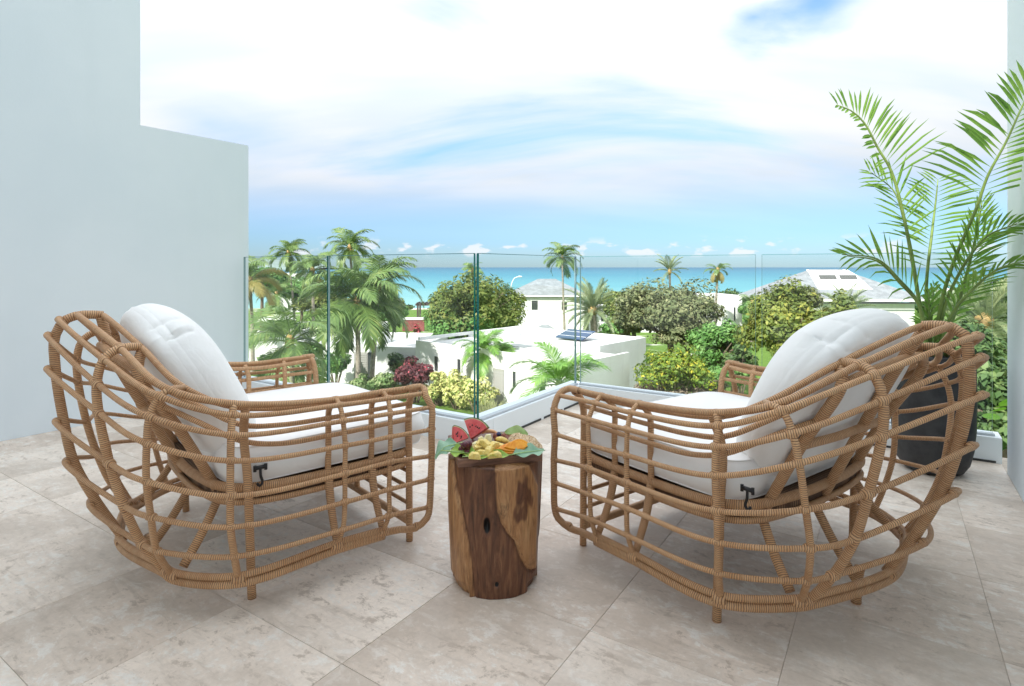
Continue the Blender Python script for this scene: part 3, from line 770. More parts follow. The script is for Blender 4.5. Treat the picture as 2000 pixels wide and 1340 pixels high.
    def bind(p, t, s=1.0):
        o = link('binding', BIND, None, root)
        q = t.normalized().to_track_quat('X', 'Z')
        o.matrix_local = Matrix.Translation(p) @ q.to_matrix().to_4x4() @ Matrix.Diagonal((s, s, s, 1))
    rb = random.Random(3)
    for m in (1, -1):
        for h in 'acdefghB':
            for s in STN[:-1]:
                i = STN.index(s); ha = N(h, STN[max(0, i - 1)], m); hb = N(h, STN[i + 1], m if i + 1 < 6 else 1)
                vertical = rb.random() < .35
                t = hb - ha
                if h == 'B' : bind(N(h, s, m, (0, 0, .004)), t, 1.35 if s != 'F' else 1.05); continue
                if s == 'F' and h in 'ac': continue
                if vertical and h in 'defg':
                    k = HOOPS.index(h); t = N(HOOPS[k + 1], s, m) - N(HOOPS[k - 1], s, m)
                bind(N(h, s, m, (0, -.003, 0)), t, rb.uniform(.88, 1.05) * (1.22 if s in ('V2',) else 1.0))
    for h in 'acdefghB': bind(N(h, 'V3', 1, ((-.008 if side == 'left' else -.016) if h in 'cdefgh' else -.004, 0, 0)), P(0, 1, 0), 1.05 if h != 'B' else 1.4)
    # cushions
    mb, fr, bk = pillow(.394, .060, .358 if side == 'left' else .322, 48, 48, edge=.055, px=7, corner=8)
    Ms = Matrix.Translation(P(.298 if side == 'left' else .268, 0, .395)) @ Matrix(((0, 0, 1, 0), (1, 0, 0, 0), (0, 1, 0, 0), (0, 0, 0, 1)))
    sc = mb.build('seat_cushion', M['cushion_fabric'], root, Ms)
    for rim in (fr, bk): MB().tube(rim, .0022, 6, .02, closed=True).build('piping', M['cushion_fabric'], sc)
    mb, fr, bk = pillow(.355, .128, .295, 130, 130, edge=.012, px=3.0, crease=CREASE[side], corner=2.3, back=.72)
    lean = R(28)
    X = Vector((0, 1, 0)); Y = Vector((math.cos(lean), 0, math.sin(lean))); Z = Vector((-math.sin(lean), 0, math.cos(lean)))
    Mb = Matrix(((X.x, Y.x, Z.x, 0), (X.y, Y.y, Z.y, 0), (X.z, Y.z, Z.z, 0), (0, 0, 0, 1)))
    Mb = Matrix.Translation(P(-.098 if side == 'left' else -.118, 0, .604)) @ Mb
    bc = mb.build('back_cushion', M['cushion_fabric'], root, Mb)
    # black strap clip hanging at the near side of the seat cushion
    mb = MB()
    cu, cv, cw = (.024, .416, .386) if side == 'left' else (-.088, .404, .394)
    Q = lambda u, w, o=0: P(cu + u, cv + o, cw + w)
    mb.tube([Q(-.016, .004), Q(.016, .004)], .0065, 6, None, spline=False)
    mb.tube([Q(-.016, .012), Q(-.016, -.006)], .005, 6, None, spline=False)
    mb.tube([Q(.016, .012), Q(.016, -.006)], .005, 6, None, spline=False)
    mb.tube([Q(0, .002), Q(.001, -.022), Q(.006, -.043), Q(-.002, -.052), Q(-.010, -.042)], .0042, 6, .006)
    cl = mb.build('strap_clip', M['black_plastic'], root)
    return root

build_chair('left', (-1.061, 2.051), (.748, .664), 'cage-framed rattan lounge chair on the left in front of the tall white wall')
build_chair('right', (0.914, 1.871), (-.587, .81), 'cage-framed rattan lounge chair on the right in front of the black planter')

# ------------------------------------------------------------------ terrain, sea, hills
def gz(Y):
    return -7.0 if Y < 45 else -7.0 - (Y - 45) * 0.0257
def build_land():
    mb = MB(); xs = [-420 + 14 * i for i in range(61)]; ys = [-60 + 5 * j for j in range(64)]
    vs = []
    for y in ys:
        for x in xs:
            vs.append((x, y, gz(y) - (0.04 * max(0, y - 150) if y > 150 else 0) + 0.25 * mnoise.noise(Vector((x * .05, y * .05, 0))) * (1 if y > 40 else 0)))
    n = len(xs)
    fs = [(j * n + i, j * n + i + 1, (j + 1) * n + i + 1, (j + 1) * n + i) for j in range(len(ys) - 1) for i in range(n - 1)]
    tag(mb.add(vs, fs, smooth=True).build('ground', M['terrain']), kind='structure')
    mb = MB().quad((-30000, 110, -10), (30000, 110, -10), (30000, 30000, -10), (-30000, 30000, -10))
    tag(mb.build('sea', M['sea_water']), kind='structure')
    rnd = random.Random(2); mb = MB(); vs = []; fs = []
    prof = [(-1500, 8), (-1380, 34), (-1280, 30), (-1180, 44), (-1090, 36), (-1010, 27), (-940, 16), (-890, 1)]
    for k, (x, h) in enumerate(prof):
        for d, f in ((0, 0.0), (130, 0.55), (300, 1.0), (620, 0.5), (900, 0.0)):
            vs.append((x + rnd.uniform(-15, 15), 2500 + d, -11 + (h + 10) * f * rnd.uniform(.9, 1.1)))
    for k in range(len(prof) - 1):
        for j in range(4): fs.append((k * 5 + j, (k + 1) * 5 + j, (k + 1) * 5 + j + 1, k * 5 + j + 1))
    tag(mb.add(vs, fs, smooth=True).build('hills', M['hill_green']), kind='structure')
build_land()

# ------------------------------------------------------------------ buildings
def bx(name, mat, parent, lo, hi, Mx=None):
    return MB().box(lo, hi, M=Mx).build(name, mat, parent)

def flat_house(origin, ang, L, W, z0, z1, label, roofmat='white_roof', cat='house', par=0.22, name='white_house'):
    """flat-roofed block; local x along the front (length L), y to the back (W)"""
    e = empty(name, (origin[0], origin[1], 0), ang)
    tag(e, label, cat)
    bx('wall', M['sunny_render'], e, (0, 0, z0 - 1), (L, W, z1 - par))
    mb = MB(); t = .22
    mb.box((0, 0, z1 - par), (L, t, z1)); mb.box((0, W - t, z1 - par), (L, W, z1)); mb.box((0, t, z1 - par), (t, W - t, z1)); mb.box((L - t, t, z1 - par), (L, W - t, z1))
    mb.build('parapet', M['sunny_render'], e)
    bx('roof', M[roofmat], e, (t + .002, t + .002, z1 - par + .001), (L - t - .002, W - t - .002, z1 - par + .02))
    return e
def opening(e, name, mat, x0, x1, z0, z1, y=0.0, frame=True):
    w = bx(name, M['white_paint'] if frame else M[mat], e, (x0, y - .03, z0), (x1, y + .06, z1))
    if frame: bx('pane', M[mat], w, (x0 + .05, y - .038, z0 + .05), (x1 - .05, y - .031, z1 - .05))
    return w
def louvre(e, x0, x1, z0, z1, y=0.0):
    d = bx('door', M['louvre_grey'], e, (x0, y - .04, z0), (x1, y + .05, z1))
    n = int((z1 - z0) / .16)
    for k in range(n):
        bx('slat', M['louvre_grey'], d, (x0 + .05, y - .075, z0 + .03 + k * (z1 - z0 - .06) / n), (x1 - .05, y - .041, z0 + .03 + (k + .72) * (z1 - z0 - .06) / n))
    return d

def build_houses():
    # main flat-roofed house: the near corner points at the terrace
    A = math.atan2(.673, -.74)
    e = empty('white_house', (3.43, 29.0, 0), A)      # local x runs up-left along the front wall, local -y along the right wall
    tag(e, 'long low white house with flat roof and blue panel below the terrace', 'house')
    bx('wall', M['sunny_render'], e, (0, -4.75, -8), (13.2, 0, -4.02))
    bx('wall', M['sunny_render'], e, (2.0, -10.2, -8), (13.2, -4.752, -3.82))
    mb = MB(); t = .2
    mb.box((0, -t, -4.02), (13.2, 0, -3.8)); mb.box((0, -4.75, -4.02), (t, -t, -3.8)); mb.box((13.2 - t, -10.2, -3.818), (13.2, -t - .002, -3.62))
    mb.box((2.0, -10.2, -3.82), (2.0 + t, -4.752, -3.62)); mb.box((2.0 + t, -10.2, -3.82), (13.2 - t, -10.0, -3.62))
    mb.build('parapet', M['sunny_render'], e)
    bx('roof', M['white_roof'], e, (t + .002, -4.75, -4.019), (13.0, -t - .002, -4.0)); bx('roof', M['white_roof'], e, (2.2 + .002, -9.998, -3.819), (12.998, -4.753, -3.8))
    louvre(e, 5.25, 6.05, -7, -4.78, .01)
    for x0, x1, z0, z1 in ((4.3, 4.6, -5.7, -4.75), (8.8, 9.15, -5.6, -4.55), (10.9, 11.3, -5.6, -4.6)):
        w = bx('window', M['white_paint'], e, (x0, -.05, z0), (x1, .025, z1)); bx('pane', M['window_dark'], w, (x0 + .04, .026, z0 + .04), (x1 - .04, .034, z1 - .04))
    w = bx('window', M['white_paint'], e, (1.96, -5.75, -6.6), (2.02, -5.35, -4.5)); bx('pane', M['window_dark'], w, (1.95, -5.7, -6.55), (1.958, -5.4, -4.55))
    tilt = Matrix.Translation((5.6, -7.3, -3.45)) @ Matrix.Rotation(R(-16), 4, 'X')
    sp = bx('solar_panel', M['solar_blue'], e, (-1.1, -.75, -.03), (1.1, .75, .03), tilt)
    for k in (-.37, .37): bx('panel_rail', M['white_paint'], sp, (-1.1, k - .02, .031), (1.1, k + .02, .036), tilt)
    sk = bx('skylight', M['roof_shingle'], e, (6.0, -3.6, -3.98), (7.6, -2.5, -3.86)); bx('skylight_frame', M['white_paint'], sk, (5.9, -3.7, -3.999), (7.7, -2.4, -3.9))
    bx('roof_vent', M['white_paint'], e, (9.8, -6.5, -3.8), (10.4, -5.9, -3.2))
    # low house behind the left palms
    p0 = at(545, 600, 40); 
    e = flat_house((p0.x, 40.6), R(-9), 10.0, 8.5, -7, -4.45, 'low flat white house with a grey louvred door behind two palm trunks')
    louvre(e, 5.35, 6.35, -7, -4.85)
    bx('window', M['window_dark'], e, (6.36, -.03, -7), (6.62, .04, -4.85)); bx('roof_vent', M['white_paint'], e, (5.0, 3.0, -4.65), (6.2, 4.4, -3.9))
    # two-storey house with a grey hip roof
    def hip(e, x0, x1, y0, y1, ze, zr, inset, ov=.5, th=.22):
        X0, X1, Y0, Y1 = x0 - ov, x1 + ov, y0 - ov, y1 + ov; ym = (y0 + y1) / 2
        v = [(X0, Y0, ze), (X1, Y0, ze), (X1, Y1, ze), (X0, Y1, ze), (x0 + inset, ym, zr), (x1 - inset, ym, zr)]
        MB().add(v, [(0, 1, 5, 4), (1, 2, 5), (2, 3, 4, 5), (3, 0, 4), (3, 2, 1, 0)]).build('roof', M['roof_shingle'], e)
        MB().box((X0 + .02, Y0 + .02, ze - th), (X1 - .02, Y1 - .02, ze - .002)).build('fascia', M['white_paint'], e)
    p0 = at(1003, 600, 75)
    e = empty('hip_roof_house', (p0.x, 75, 0), 0); tag(e, 'two-storey white house under a grey hip roof beside the tall thin palm', 'house')
    bx('wall', M['sunny_render'], e, (0, 0, -9), (9.2, 9, -2.95))
    hip(e, 0, 9.2, 0, 9, -2.62, -0.6, 3.4)
    bx('roof_light', M['window_dark'], e, (3.1, 2.6, -1.62), (6.6, 3.2, -1.36))
    for x0, x1, z0, z1 in ((2.3, 3.2, -4.6, -3.3), (6.2, 7.0, -4.6, -3.4)): opening(e, 'window', 'window_dark', x0, x1, z0, z1)
    p0 = at(1045, 600, 70)
    e = empty('garden_lodge', (p0.x, 70, 0), 0); tag(e, 'tiny lodge with grey hip roof and two small windows behind the flat roof', 'shed')
    bx('wall', M['sunny_render'], e, (0, 0, -9), (2.6, 2.6, -7.05)); hip(e, 0, 2.6, 0, 2.6, -7.0, -6.1, .9, .25, .1)
    for x in (.35, 1.5): opening(e, 'window', 'window_dark', x, x + .8, -8.0, -7.2)
    p0 = at(1150, 600, 78)
    e = flat_house((p0.x, 78), 0, 9.5, 9, gz(78), -4.6, 'plain white block behind the spiky date palm')
    opening(e, 'window', 'window_dark', 1.6, 2.3, -6.4, -5.2)
    p0 = at(1380, 600, 68)
    e = flat_house((p0.x, 68), R(6), 4.4, 7, gz(68), -2.35, 'white block with one slit window beside a leaning palm', par=.3)
    opening(e, 'window', 'window_dark', 3.3, 3.6, -5.4, -3.7)
    opening(e, 'window', 'window_dark', .7, 1.5, -4.6, -4.2)
    # beach house on the right: grey hip roof, white dormer with two windows
    p0 = at(1520, 600, 64)
    e = empty('beach_house', (p0.x, 64, 0), R(-2)); tag(e, 'white beach house with grey hip roof and a white two-window dormer', 'house')
    bx('wall', M['sunny_render'], e, (0, 0, -9), (14.8, 9, -3.0))
    hip(e, 0, 14.8, 0, 9, -2.45, .75, 5.6, .9, .3)
    mb = MB()
    v = [(4.4, -.35, -2.44), (11.2, -.35, -2.44), (9.9, 2.6, .15), (5.3, 2.6, .15), (5.2, 4.6, .72), (10.0, 4.6, .72)]
    mb.add(v, [(0, 1, 2, 3), (3, 2, 5, 4), (0, 3, 4), (1, 5, 2)]); mb.build('dormer', M['white_paint'], e)
    for x in (5.55, 7.85):
        w = MB().quad((x, 2.45, .06), (x + 1.9, 2.45, .06), (x + 1.9, 2.02, -.42), (x, 2.02, -.42)).build('window', M['window_dark'], e); w.location = (0, -.06, .06)
        for k in range(4): bx('slat', M['louvre_grey'], w, (x, 2.03 + k * .11, -.36 + k * .11), (x + 1.9, 2.05 + k * .11, -.33 + k * .11))
    bx('gutter_band', M['window_dark'], e, (4.4, -.95, -2.98), (14.8, -.91, -2.80))
    for x in (1.2, 6.0, 9.8): opening(e, 'window', 'window_dark', x, x + 1.1, -5.4, -3.6)
    # small far things on the left
    p0 = at(528, 600, 130)
    e = flat_house((p0.x, 130), 0, 6.5, 8, gz(130), -.4, 'far white villa on the left under the hills', par=.4)
    for x in (.8, 2.4, 4.2): opening(e, 'window', 'window_dark', x, x + .9, -2.6, -1.0)
    opening(e, 'window', 'window_dark', 1.0, 5.4, -5.2, -3.6)
    p0 = at(486, 600, 47)
    e = flat_house((p0.x, 47), R(3), 3.8, 4, gz(47), -4.4, 'terracotta-coloured low roof beside the left wall', 'terracotta', 'house', name='low_house')
    p0 = at(545, 600, 62)
    e = flat_house((p0.x, 62), R(2), 10.5, 7, gz(62), -5.5, 'white pavilion half hidden behind the left palms', name='pavilion')
    opening(e, 'window', 'window_dark', 6.2, 7.4, -7.2, -5.9)
    # red wall and pergola
    p0 = at(786, 600, 80)
    w = tag(MB().box((0, 0, -9), (3.0, .4, -6.3)).build('red_wall', M['red_wall']), 'short dark red wall left of the dense green tree', 'wall'); w.location = (p0.x, 80, 0)
    bx('coping', M['white_paint'], w, (-.1, -.1, -6.299), (3.1, .5, -6.0))
    p0 = at(814, 600, 84)
    e = empty('pergola', (p0.x, 84, 0)); tag(e, 'dark timber pergola with open top beside the dense tree', 'pergola')
    for x in (0, 2.1):
        for y in (0, 2.2): bx('post', M['dark_timber'], e, (x, y, -8.2), (x + .25, y + .25, -4.6))
    bx('beam', M['dark_timber'], e, (-.2, -.05, -4.6), (2.6, .3, -4.3)); bx('beam', M['dark_timber'], e, (-.2, 2.15, -4.6), (2.6, 2.5, -4.3))
    for k in range(5): bx('rafter', M['dark_timber'], e, (k * .55, -.3, -4.299), (k * .55 + .12, 2.8, -4.15))
    # curved street lamp
    p0 = at(997, 600, 95)
    e = empty('street_lamp', (p0.x, 95, gz(95))); tag(e, 'white curved-neck street lamp standing by the grey hip roof', 'lamp')
    MB().tube([(0, 0, 0), (0, 0, 4.5), (.15, 0, 6.4), (.7, 0, 7.5), (1.5, 0, 7.75)], .07, 6, .4).build('pole', M['white_paint'], e)
    MB().tube([(1.3, 0, 7.74), (1.9, 0, 7.72)], .13, 6, None, spline=False).build('lamp_head', M['white_paint'], e)
    # canvas parasols
    for px, py, Y, r, lab in ((540, 618, 56, 1.9, 'white canvas parasol between the left palms'), (1850, 566, 120, 2.4, 'far white beach parasol seen behind the potted palm, left one'), (1925, 562, 120, 2.4, 'far white beach parasol seen behind the potted palm, right one'), (1490, 566, 118, 2.2, 'far white beach parasol left of the beach house')):
        p = at(px, py, Y); e = empty('parasol', (p.x, p.y, gz(Y))); tag(e, lab, 'parasol', 'white parasols'); h = p.z - gz(Y)
        MB().tube([(0, 0, 0), (0, 0, h)], .05, 6, None, spline=False).build('pole', M['white_paint'], e)
        mb = MB(); k = 8; vs = [(0, 0, h + .35)] + [(r * math.cos(2 * math.pi * i / k), r * math.sin(2 * math.pi * i / k), h - .35) for i in range(k)]
        mb.add(vs, [(0, i + 1, (i + 1) % k + 1) for i in range(k)]).build('canopy', M['canvas_white'], e)
build_houses()

# ------------------------------------------------------------------ palms
FROND = {}
def frond_mesh(style, elev, seed):
    key = (style, elev, seed)
    if key in FROND: return FROND[key]
    rnd = random.Random(hash(key) % 1000 if False else (elev * 7 + seed * 131 + len(style)))
    arch, n, ll, lw, droop, vee = {'coconut': (100, 44, .34, .019, .8, .15), 'date': (42, 38, .17, .015, .10, .6), 'bright': (95, 44, .36, .019, .5, .2), 'small': (125, 26, .36, .034, .6, .2), 'golden': (100, 44, .32, .019, .8, .1)}[style]
    pts = []; p = Vector((0, 0, 0)); a = R(elev); N_ = 14
    for i in range(N_ + 1):
        pts.append(p.copy()); t = i / N_
        aa = a - R(arch) * t ** 1.5
        p = p + Vector((math.cos(aa), 0, math.sin(aa))) / N_
    mb = MB(); mb.tube(pts, [.013 * (1 - .8 * i / N_) for i in range(N_ + 1)], 4, None, spline=False)
    def pos(t):
        f = t * N_; i = min(N_ - 1, int(f)); return pts[i].lerp(pts[i + 1], f - i), (pts[i + 1] - pts[i]).normalized()
    for k in range(n):
        t = .16 + .84 * k / (n - 1)
        c, T = pos(min(t, .999)); up = T.cross(Vector((0, 1, 0))) * -1
        if up.z < 0: up = -up
        L = ll * (math.sin(math.pi * (.13 + .80 * t)) ** .7) * rnd.uniform(.85, 1.1)
        for sd in (1, -1):
            d = (Vector((0, sd, 0)) * .8 + T * (.35 + .75 * t) + up * vee * rnd.uniform(.6, 1.2)).normalized()
            g = Vector((0, 0, -1)) * droop * rnd.uniform(.5, 1.3)
            d1 = (d + g * .25).normalized(); d2 = (d + g * 1.1).normalized()
            m1 = c + d1 * L * .5; m2 = m1 + d2 * L * .5
            w = (T - d1 * T.dot(d1)).normalized() * lw * .5
            mb.add([c - w * .6, c + w * .6, m1 + w, m1 - w, m2], [(0, 1, 2, 3), (3, 2, 4)])
    mat = {'coconut': 'coconut_leaf', 'date': 'date_leaf', 'bright': 'bright_palm_leaf', 'small': 'bright_palm_leaf', 'golden': 'golden_frond'}[style]
    FROND[key] = mb.mesh('frond', [M[mat]])
    return FROND[key]

def palm(px, py, Y, r, style, label, n=20, base=None, trunk=.16, seed=0, wind=0.0, elevs=(75, 55, 35, 12, -12, -35), nuts=False, z0=None, group='palms in the garden', golden=0):
    """crown centre at pixel (px, py), Y metres away, fronds r metres long"""
    rnd = random.Random(seed + 17)
    c = at(px, py, Y); bxp = at(base, 600, Y).x if base is not None else c.x
    zb = gz(Y) if z0 is None else z0
    e = empty('palm_tree', (c.x, c.y, zb)); tag(e, label, 'palm tree', group)
    h = c.z - zb
    off = bxp - c.x
    tp = [(off, 0, -.3), (off * .93, 0, h * .18), (off * .55, .1, h * .52), (off * .18, .05, h * .82), (0, 0, h)]
    MB().tube(tp, (trunk * 1.35, trunk * 1.05, trunk * .9, trunk * .8, trunk * .75), 8, .35).build('trunk', M['palm_trunk'], e)
    # leaf-base boss
    MB().tube([(0, 0, h - .35), (0, 0, h - .1), (0, 0, h + .2), (0, 0, h + .4)], (trunk * .8, trunk * 1.5, trunk * 1.3, trunk * .3), 7, None, spline=False).build('crown_shaft', M['coconut_husk'] if style != 'bright' else M['areca_stem'], e)
    for k in range(n):
        q = (k + .5) / n
        el = elevs[min(len(elevs) - 1, int(q * len(elevs)))]
        az = k * 2.39996 + rnd.uniform(-.25, .25)
        if wind: az = az + wind * math.sin(az - math.pi / 2 if wind > 0 else az) * .6
        st = 'golden' if (golden and k >= n - golden) else style
        o = link('frond', frond_mesh(st, el, k % 3), None, e)
        s = r * rnd.uniform(.86, 1.1)
        o.matrix_local = Matrix.Translation((0, 0, h)) @ Matrix.Rotation(az, 4, 'Z') @ Matrix.Rotation(R(rnd.uniform(-9, 9)), 4, 'Y') @ Matrix.Rotation(R(rnd.uniform(-25, 25)), 4, 'X') @ Matrix.Diagonal((s, s, s, 1))
    if nuts:
        for k in range(7):
            a = k * .9; o = MB().tube([(0, 0, -.13), (0, 0, -.06), (0, 0, .06), (0, 0, .13)], (.03, .11, .11, .03), 6, None, spline=False).build('coconut', M['coconut_husk'], e, Matrix.Translation((.26 * math.cos(a), .26 * math.sin(a), h - .25 - .08 * (k % 3))))
    return e

palm(563, 494, 66, 2.6, 'coconut', 'small-crowned coconut palm on a thin trunk, farthest left against the sky', 22, 577, .14, 1, nuts=True)
palm(683, 484, 54, 2.9, 'coconut', 'coconut palm rising highest above the big front palm on the left', 22, 700, .15, 2, nuts=True)
palm(697, 590, 35, 4.0, 'coconut', 'big full coconut palm on the left with bare grey trunk', 26, 700, .17, 3, nuts=True)
palm(738, 560, 36.5, 3.3, 'coconut', 'twin coconut palm leaning right out of the big front palm', 22, 726, .15, 4)
palm(610, 528, 48, 2.7, 'coconut', 'bushy coconut palm standing left of the glass joint', 22, 612, .15, 5, golden=3)
palm(566, 668, 27, 2.9, 'coconut', 'low wide coconut palm close behind the left chair arm', 20, 572, .15, 6)
palm(488, 548, 44, 3.0, 'coconut', 'palm with yellowing fronds half hidden by the white wall', 18, 494, .15, 7, golden=10)
palm(540, 575, 58, 2.6, 'coconut', 'dusky coconut palm between the two left pavilions', 20, 545, .14, 8)
palm(923, 530, 62, 1.7, 'coconut', 'small palm top peeping over the dense round tree', 16, 928, .12, 9)
palm(1098, 504, 60, 2.5, 'coconut', 'tall thin coconut palm with a small crown on a bare trunk', 20, 1103, .12, 10, nuts=True, elevs=(80, 62, 45, 28, 5, -25))
palm(1158, 607, 50, 2.9, 'date', 'spiky round date palm on a stubby dark trunk', 52, 1164, .35, 11, elevs=(85, 68, 50, 34, 18, 2, -16, -34))
palm(858, 688, 38, 1.35, 'small', 'smallest garden palm, left of the door of the low house', 13, 866, .09, 12, elevs=(70, 50, 25, 0))
palm(946, 686, 34, 2.0, 'bright', 'multi-frond green palm beside the louvred door of the low house', 18, 960, .10, 13, elevs=(75, 55, 35, 10, -10))
palm(972, 696, 34.8, 1.7, 'bright', 'second green palm leaning over the louvred door', 14, 972, .10, 14, elevs=(75, 50, 30, 5))
palm(1092, 752, 26, 2.5, 'bright', 'low fan of bright green fronds in front of the white house wall', 15, 1092, .12, 15, elevs=(78, 62, 45, 25, 8), z0=-7)
palm(1308, 530, 58, 2.0, 'date', 'windswept palm top rising behind the wide grey-green tree', 22, 1312, .14, 16, elevs=(80, 60, 40, 15, -20))
palm(1402, 528, 62, 1.6, 'coconut', 'thin leaning palm with a ragged brown crown', 16, 1396, .15, 17, elevs=(70, 50, 20, -20, -40), golden=6)
palm(1650, 612, 42, 2.2, 'date', 'fan palm showing just above the right back cushion', 26, 1650, .2, 18, elevs=(80, 60, 45, 25, 5))
palm(1922, 630, 20, 1.85, 'date', 'soft grey-green palm behind the planter at the right wall', 44, 1925, .2, 19, elevs=(85, 65, 45, 28, 10, -10, -30))
palm(1885, 600, 30, 1.9, 'date', 'grey-green palm showing between the potted stems', 34, 1890, .2, 20, elevs=(85, 65, 45, 28, 10, -10))
palm(1468, 592, 60, 1.7, 'coconut', 'dark little palm right of the slit-window block', 16, 1466, .14, 21)

# ------------------------------------------------------------------ broad-leaved trees and shrubs
def leaf_cloud(c, rad, n, size, seed, clumps=40, shell=.55, flat=.0, aspect=.5, cl=.30):
    """leaf blades in clumps through an ellipsoid; returns vertex and face lists (one diamond per leaf)"""
    g = np.random.default_rng(seed)
    cd = g.normal(size=(clumps, 3)); cd /= np.linalg.norm(cd, axis=1)[:, None]
    cd[:, 2] = np.abs(cd[:, 2]) * np.where(g.random(clumps) < .78, 1, -.55)
    cr = (shell + (1 - shell) * g.random(clumps) ** .6) * (1 + .22 * np.sin(cd[:, 0] * 5.1 + seed) * np.cos(cd[:, 2] * 4.3 + seed * 1.7) + .15 * g.normal(size=clumps))
    cc = cd * cr[:, None] * (1 - cl * .6)
    ci = g.integers(0, clumps, n)
    d = g.normal(size=(n, 3)); d /= np.linalg.norm(d, axis=1)[:, None]
    csz = cl * (.65 + .7 * g.random(clumps))
    p = cc[ci] + d * (csz[ci] * (.55 + .45 * g.random(n)))[:, None]
    P = np.array(c) + p * np.array(rad)
    nr = d * .7 + p * .5 + g.normal(size=(n, 3)) * .55 + np.array([0, 0, .45])
    nr /= np.linalg.norm(nr, axis=1)[:, None]
    t = np.cross(nr, g.normal(size=(n, 3))); t /= np.linalg.norm(t, axis=1)[:, None] + 1e-9
    b = np.cross(nr, t)
    s = size * (.45 + 1.1 * g.random(n) ** 1.5)[:, None]
    V = np.empty((n, 4, 3))
    V[:, 0] = P - t * s; V[:, 1] = P + b * s * aspect + nr * s * .12; V[:, 2] = P + t * s; V[:, 3] = P - b * s * aspect + nr * s * .12
    return V.reshape(-1, 3)

def leaves_obj(name, V, mat, parent=None):
    n = len(V) // 4
    me = bpy.data.meshes.new(name)
    me.vertices.add(n * 4); me.vertices.foreach_set('co', np.asarray(V, dtype=np.float32).ravel())
    me.loops.add(n * 4); me.loops.foreach_set('vertex_index', np.arange(n * 4, dtype=np.int32))
    me.polygons.add(n); me.polygons.foreach_set('loop_start', np.arange(0, n * 4, 4, dtype=np.int32)); me.polygons.foreach_set('loop_total', np.full(n, 4, dtype=np.int32))
    me.update(calc_edges=True); me.validate()
    me.materials.append(mat)
    return link(name, me, None, parent)

def tree(px, py, Y, rx, rz, mat, label, n=6000, size=.16, seed=0, base=None, name='broadleaf_tree', cat='tree', trunk=.22, clumps=46, shell=.5, ry=None, limbs=6, group=None, cl=.30, z0=None):
    c = at(px, py, Y); zb = gz(Y) if z0 is None else z0
    bxp = at(base, 600, Y).x if base is not None else c.x
    e = empty(name, (bxp, Y, zb)); tag(e, label, cat, group)
    cc = Vector((c.x - bxp, 0, c.z - zb)); rnd = random.Random(seed)
    h = cc.z
    tr = MB().tube([(0, 0, -.2), (rnd.uniform(-.1, .1), 0, h * .25), (cc.x * .5, 0, max(.3, h - rz * .45))], (trunk * 1.2, trunk, trunk * .7), 8, .3).build('trunk', M['bark'], e)
    for k in range(limbs):
        a = k * 2.4 + rnd.uniform(-.3, .3); f = rnd.uniform(.55, .8)
        q = Vector((cc.x + math.cos(a) * rx * f, math.sin(a) * (ry or rx) * f, h + rz * rnd.uniform(-.1, .6)))
        st = Vector((cc.x * .4, 0, max(.25, h - rz * rnd.uniform(.5, .8))))
        MB().tube([st, st.lerp(q, .5) + Vector((0, 0, .1 * rz)), q], (trunk * .55, trunk * .35, trunk * .1), 6, .4).build('limb', M['bark'], e)
    leaves_obj('crown', leaf_cloud(cc, (rx, ry or rx * .9, rz), n, size, seed, clumps, shell, cl=cl), M[mat], e)
    return e

def shrub(px, py, Y, rx, rz, mat, label, n=2600, size=.10, seed=0, ry=None, group=None, clumps=30, cat='shrub', z0=None, cl=.30):
    c = at(px, py, Y); zb = gz(Y) if z0 is None else z0
    e = empty('shrub', (c.x, Y, zb)); tag(e, label, cat, group); rnd = random.Random(seed)
    h = c.z - zb
    mb = MB()
    for k in range(7):
        a = k * .9
        mb.tube([(.1 * math.cos(a), .1 * math.sin(a), -.1), (rx * .3 * math.cos(a), rx * .3 * math.sin(a), h * .5), (rx * .65 * math.cos(a), (ry or rx) * .65 * math.sin(a), h + rz * .4)], (.05, .035, .012), 5, .4)
    mb.build('stem', M['bark'], e)
    leaves_obj('foliage', leaf_cloud((0, 0, h), (rx, ry or rx, rz), n, size, seed, clumps, .45, cl=cl), M[mat], e)
    return e

tree(930, 612, 50, 4.7, 3.3, 'olive_leaf', 'dense round olive-green tree behind the glass corner', 24650, .17, 31, 925, clumps=70, trunk=.3)
tree(905, 640, 49, 3.6, 2.0, 'green_leaf', 'darker green low tree skirting the dense round tree', 10150, .17, 32, 900, clumps=40)
tree(1302, 618, 42, 4.1, 2.6, 'grey_leaf', 'wide grey-green tree with twisted trunk behind the yellow shrub', 21750, .13, 33, 1312, clumps=64, limbs=9, trunk=.28)
tree(1235, 618, 44, 2.0, 1.8, 'olive_leaf', 'olive tree edge left of the wide grey-green tree', 7250, .14, 34, 1240, clumps=26)
tree(1340, 655, 40, 2.6, 1.3, 'grey_leaf', 'low grey-green boughs right of the twisted trunk', 7250, .13, 35, 1345, clumps=30)
tree(1405, 682, 37, 2.0, 1.95, 'green_leaf', 'bright mid-green leafy tree above the far rattan arm', 9425, .13, 36, 1400, clumps=32)
shrub(1316, 730, 31, 2.0, 1.5, 'yellow_leaf', 'round yellow-flowering shrub in front of the white block', 8000, .10, 37, clumps=44)
tree(1540, 655, 31, 2.6, 2.6, 'lime_leaf', 'yellow-green tree left of the right back cushion', 18850, .12, 38, 1540, clumps=56)
tree(1555, 595, 33, 2.0, 1.3, 'grey_leaf', 'dry brownish tree top behind the yellow-green tree', 7250, .11, 39, 1560, clumps=30)
tree(1625, 640, 30, 1.6, 1.5, 'olive_leaf', 'olive tree right behind the right back cushion', 7250, .12, 40, 1625, clumps=30)
tree(512, 552, 62, 2.8, 1.9, 'green_leaf', 'dark green tree beside the wall at the far left', 7250, .2, 41, 512, clumps=30)
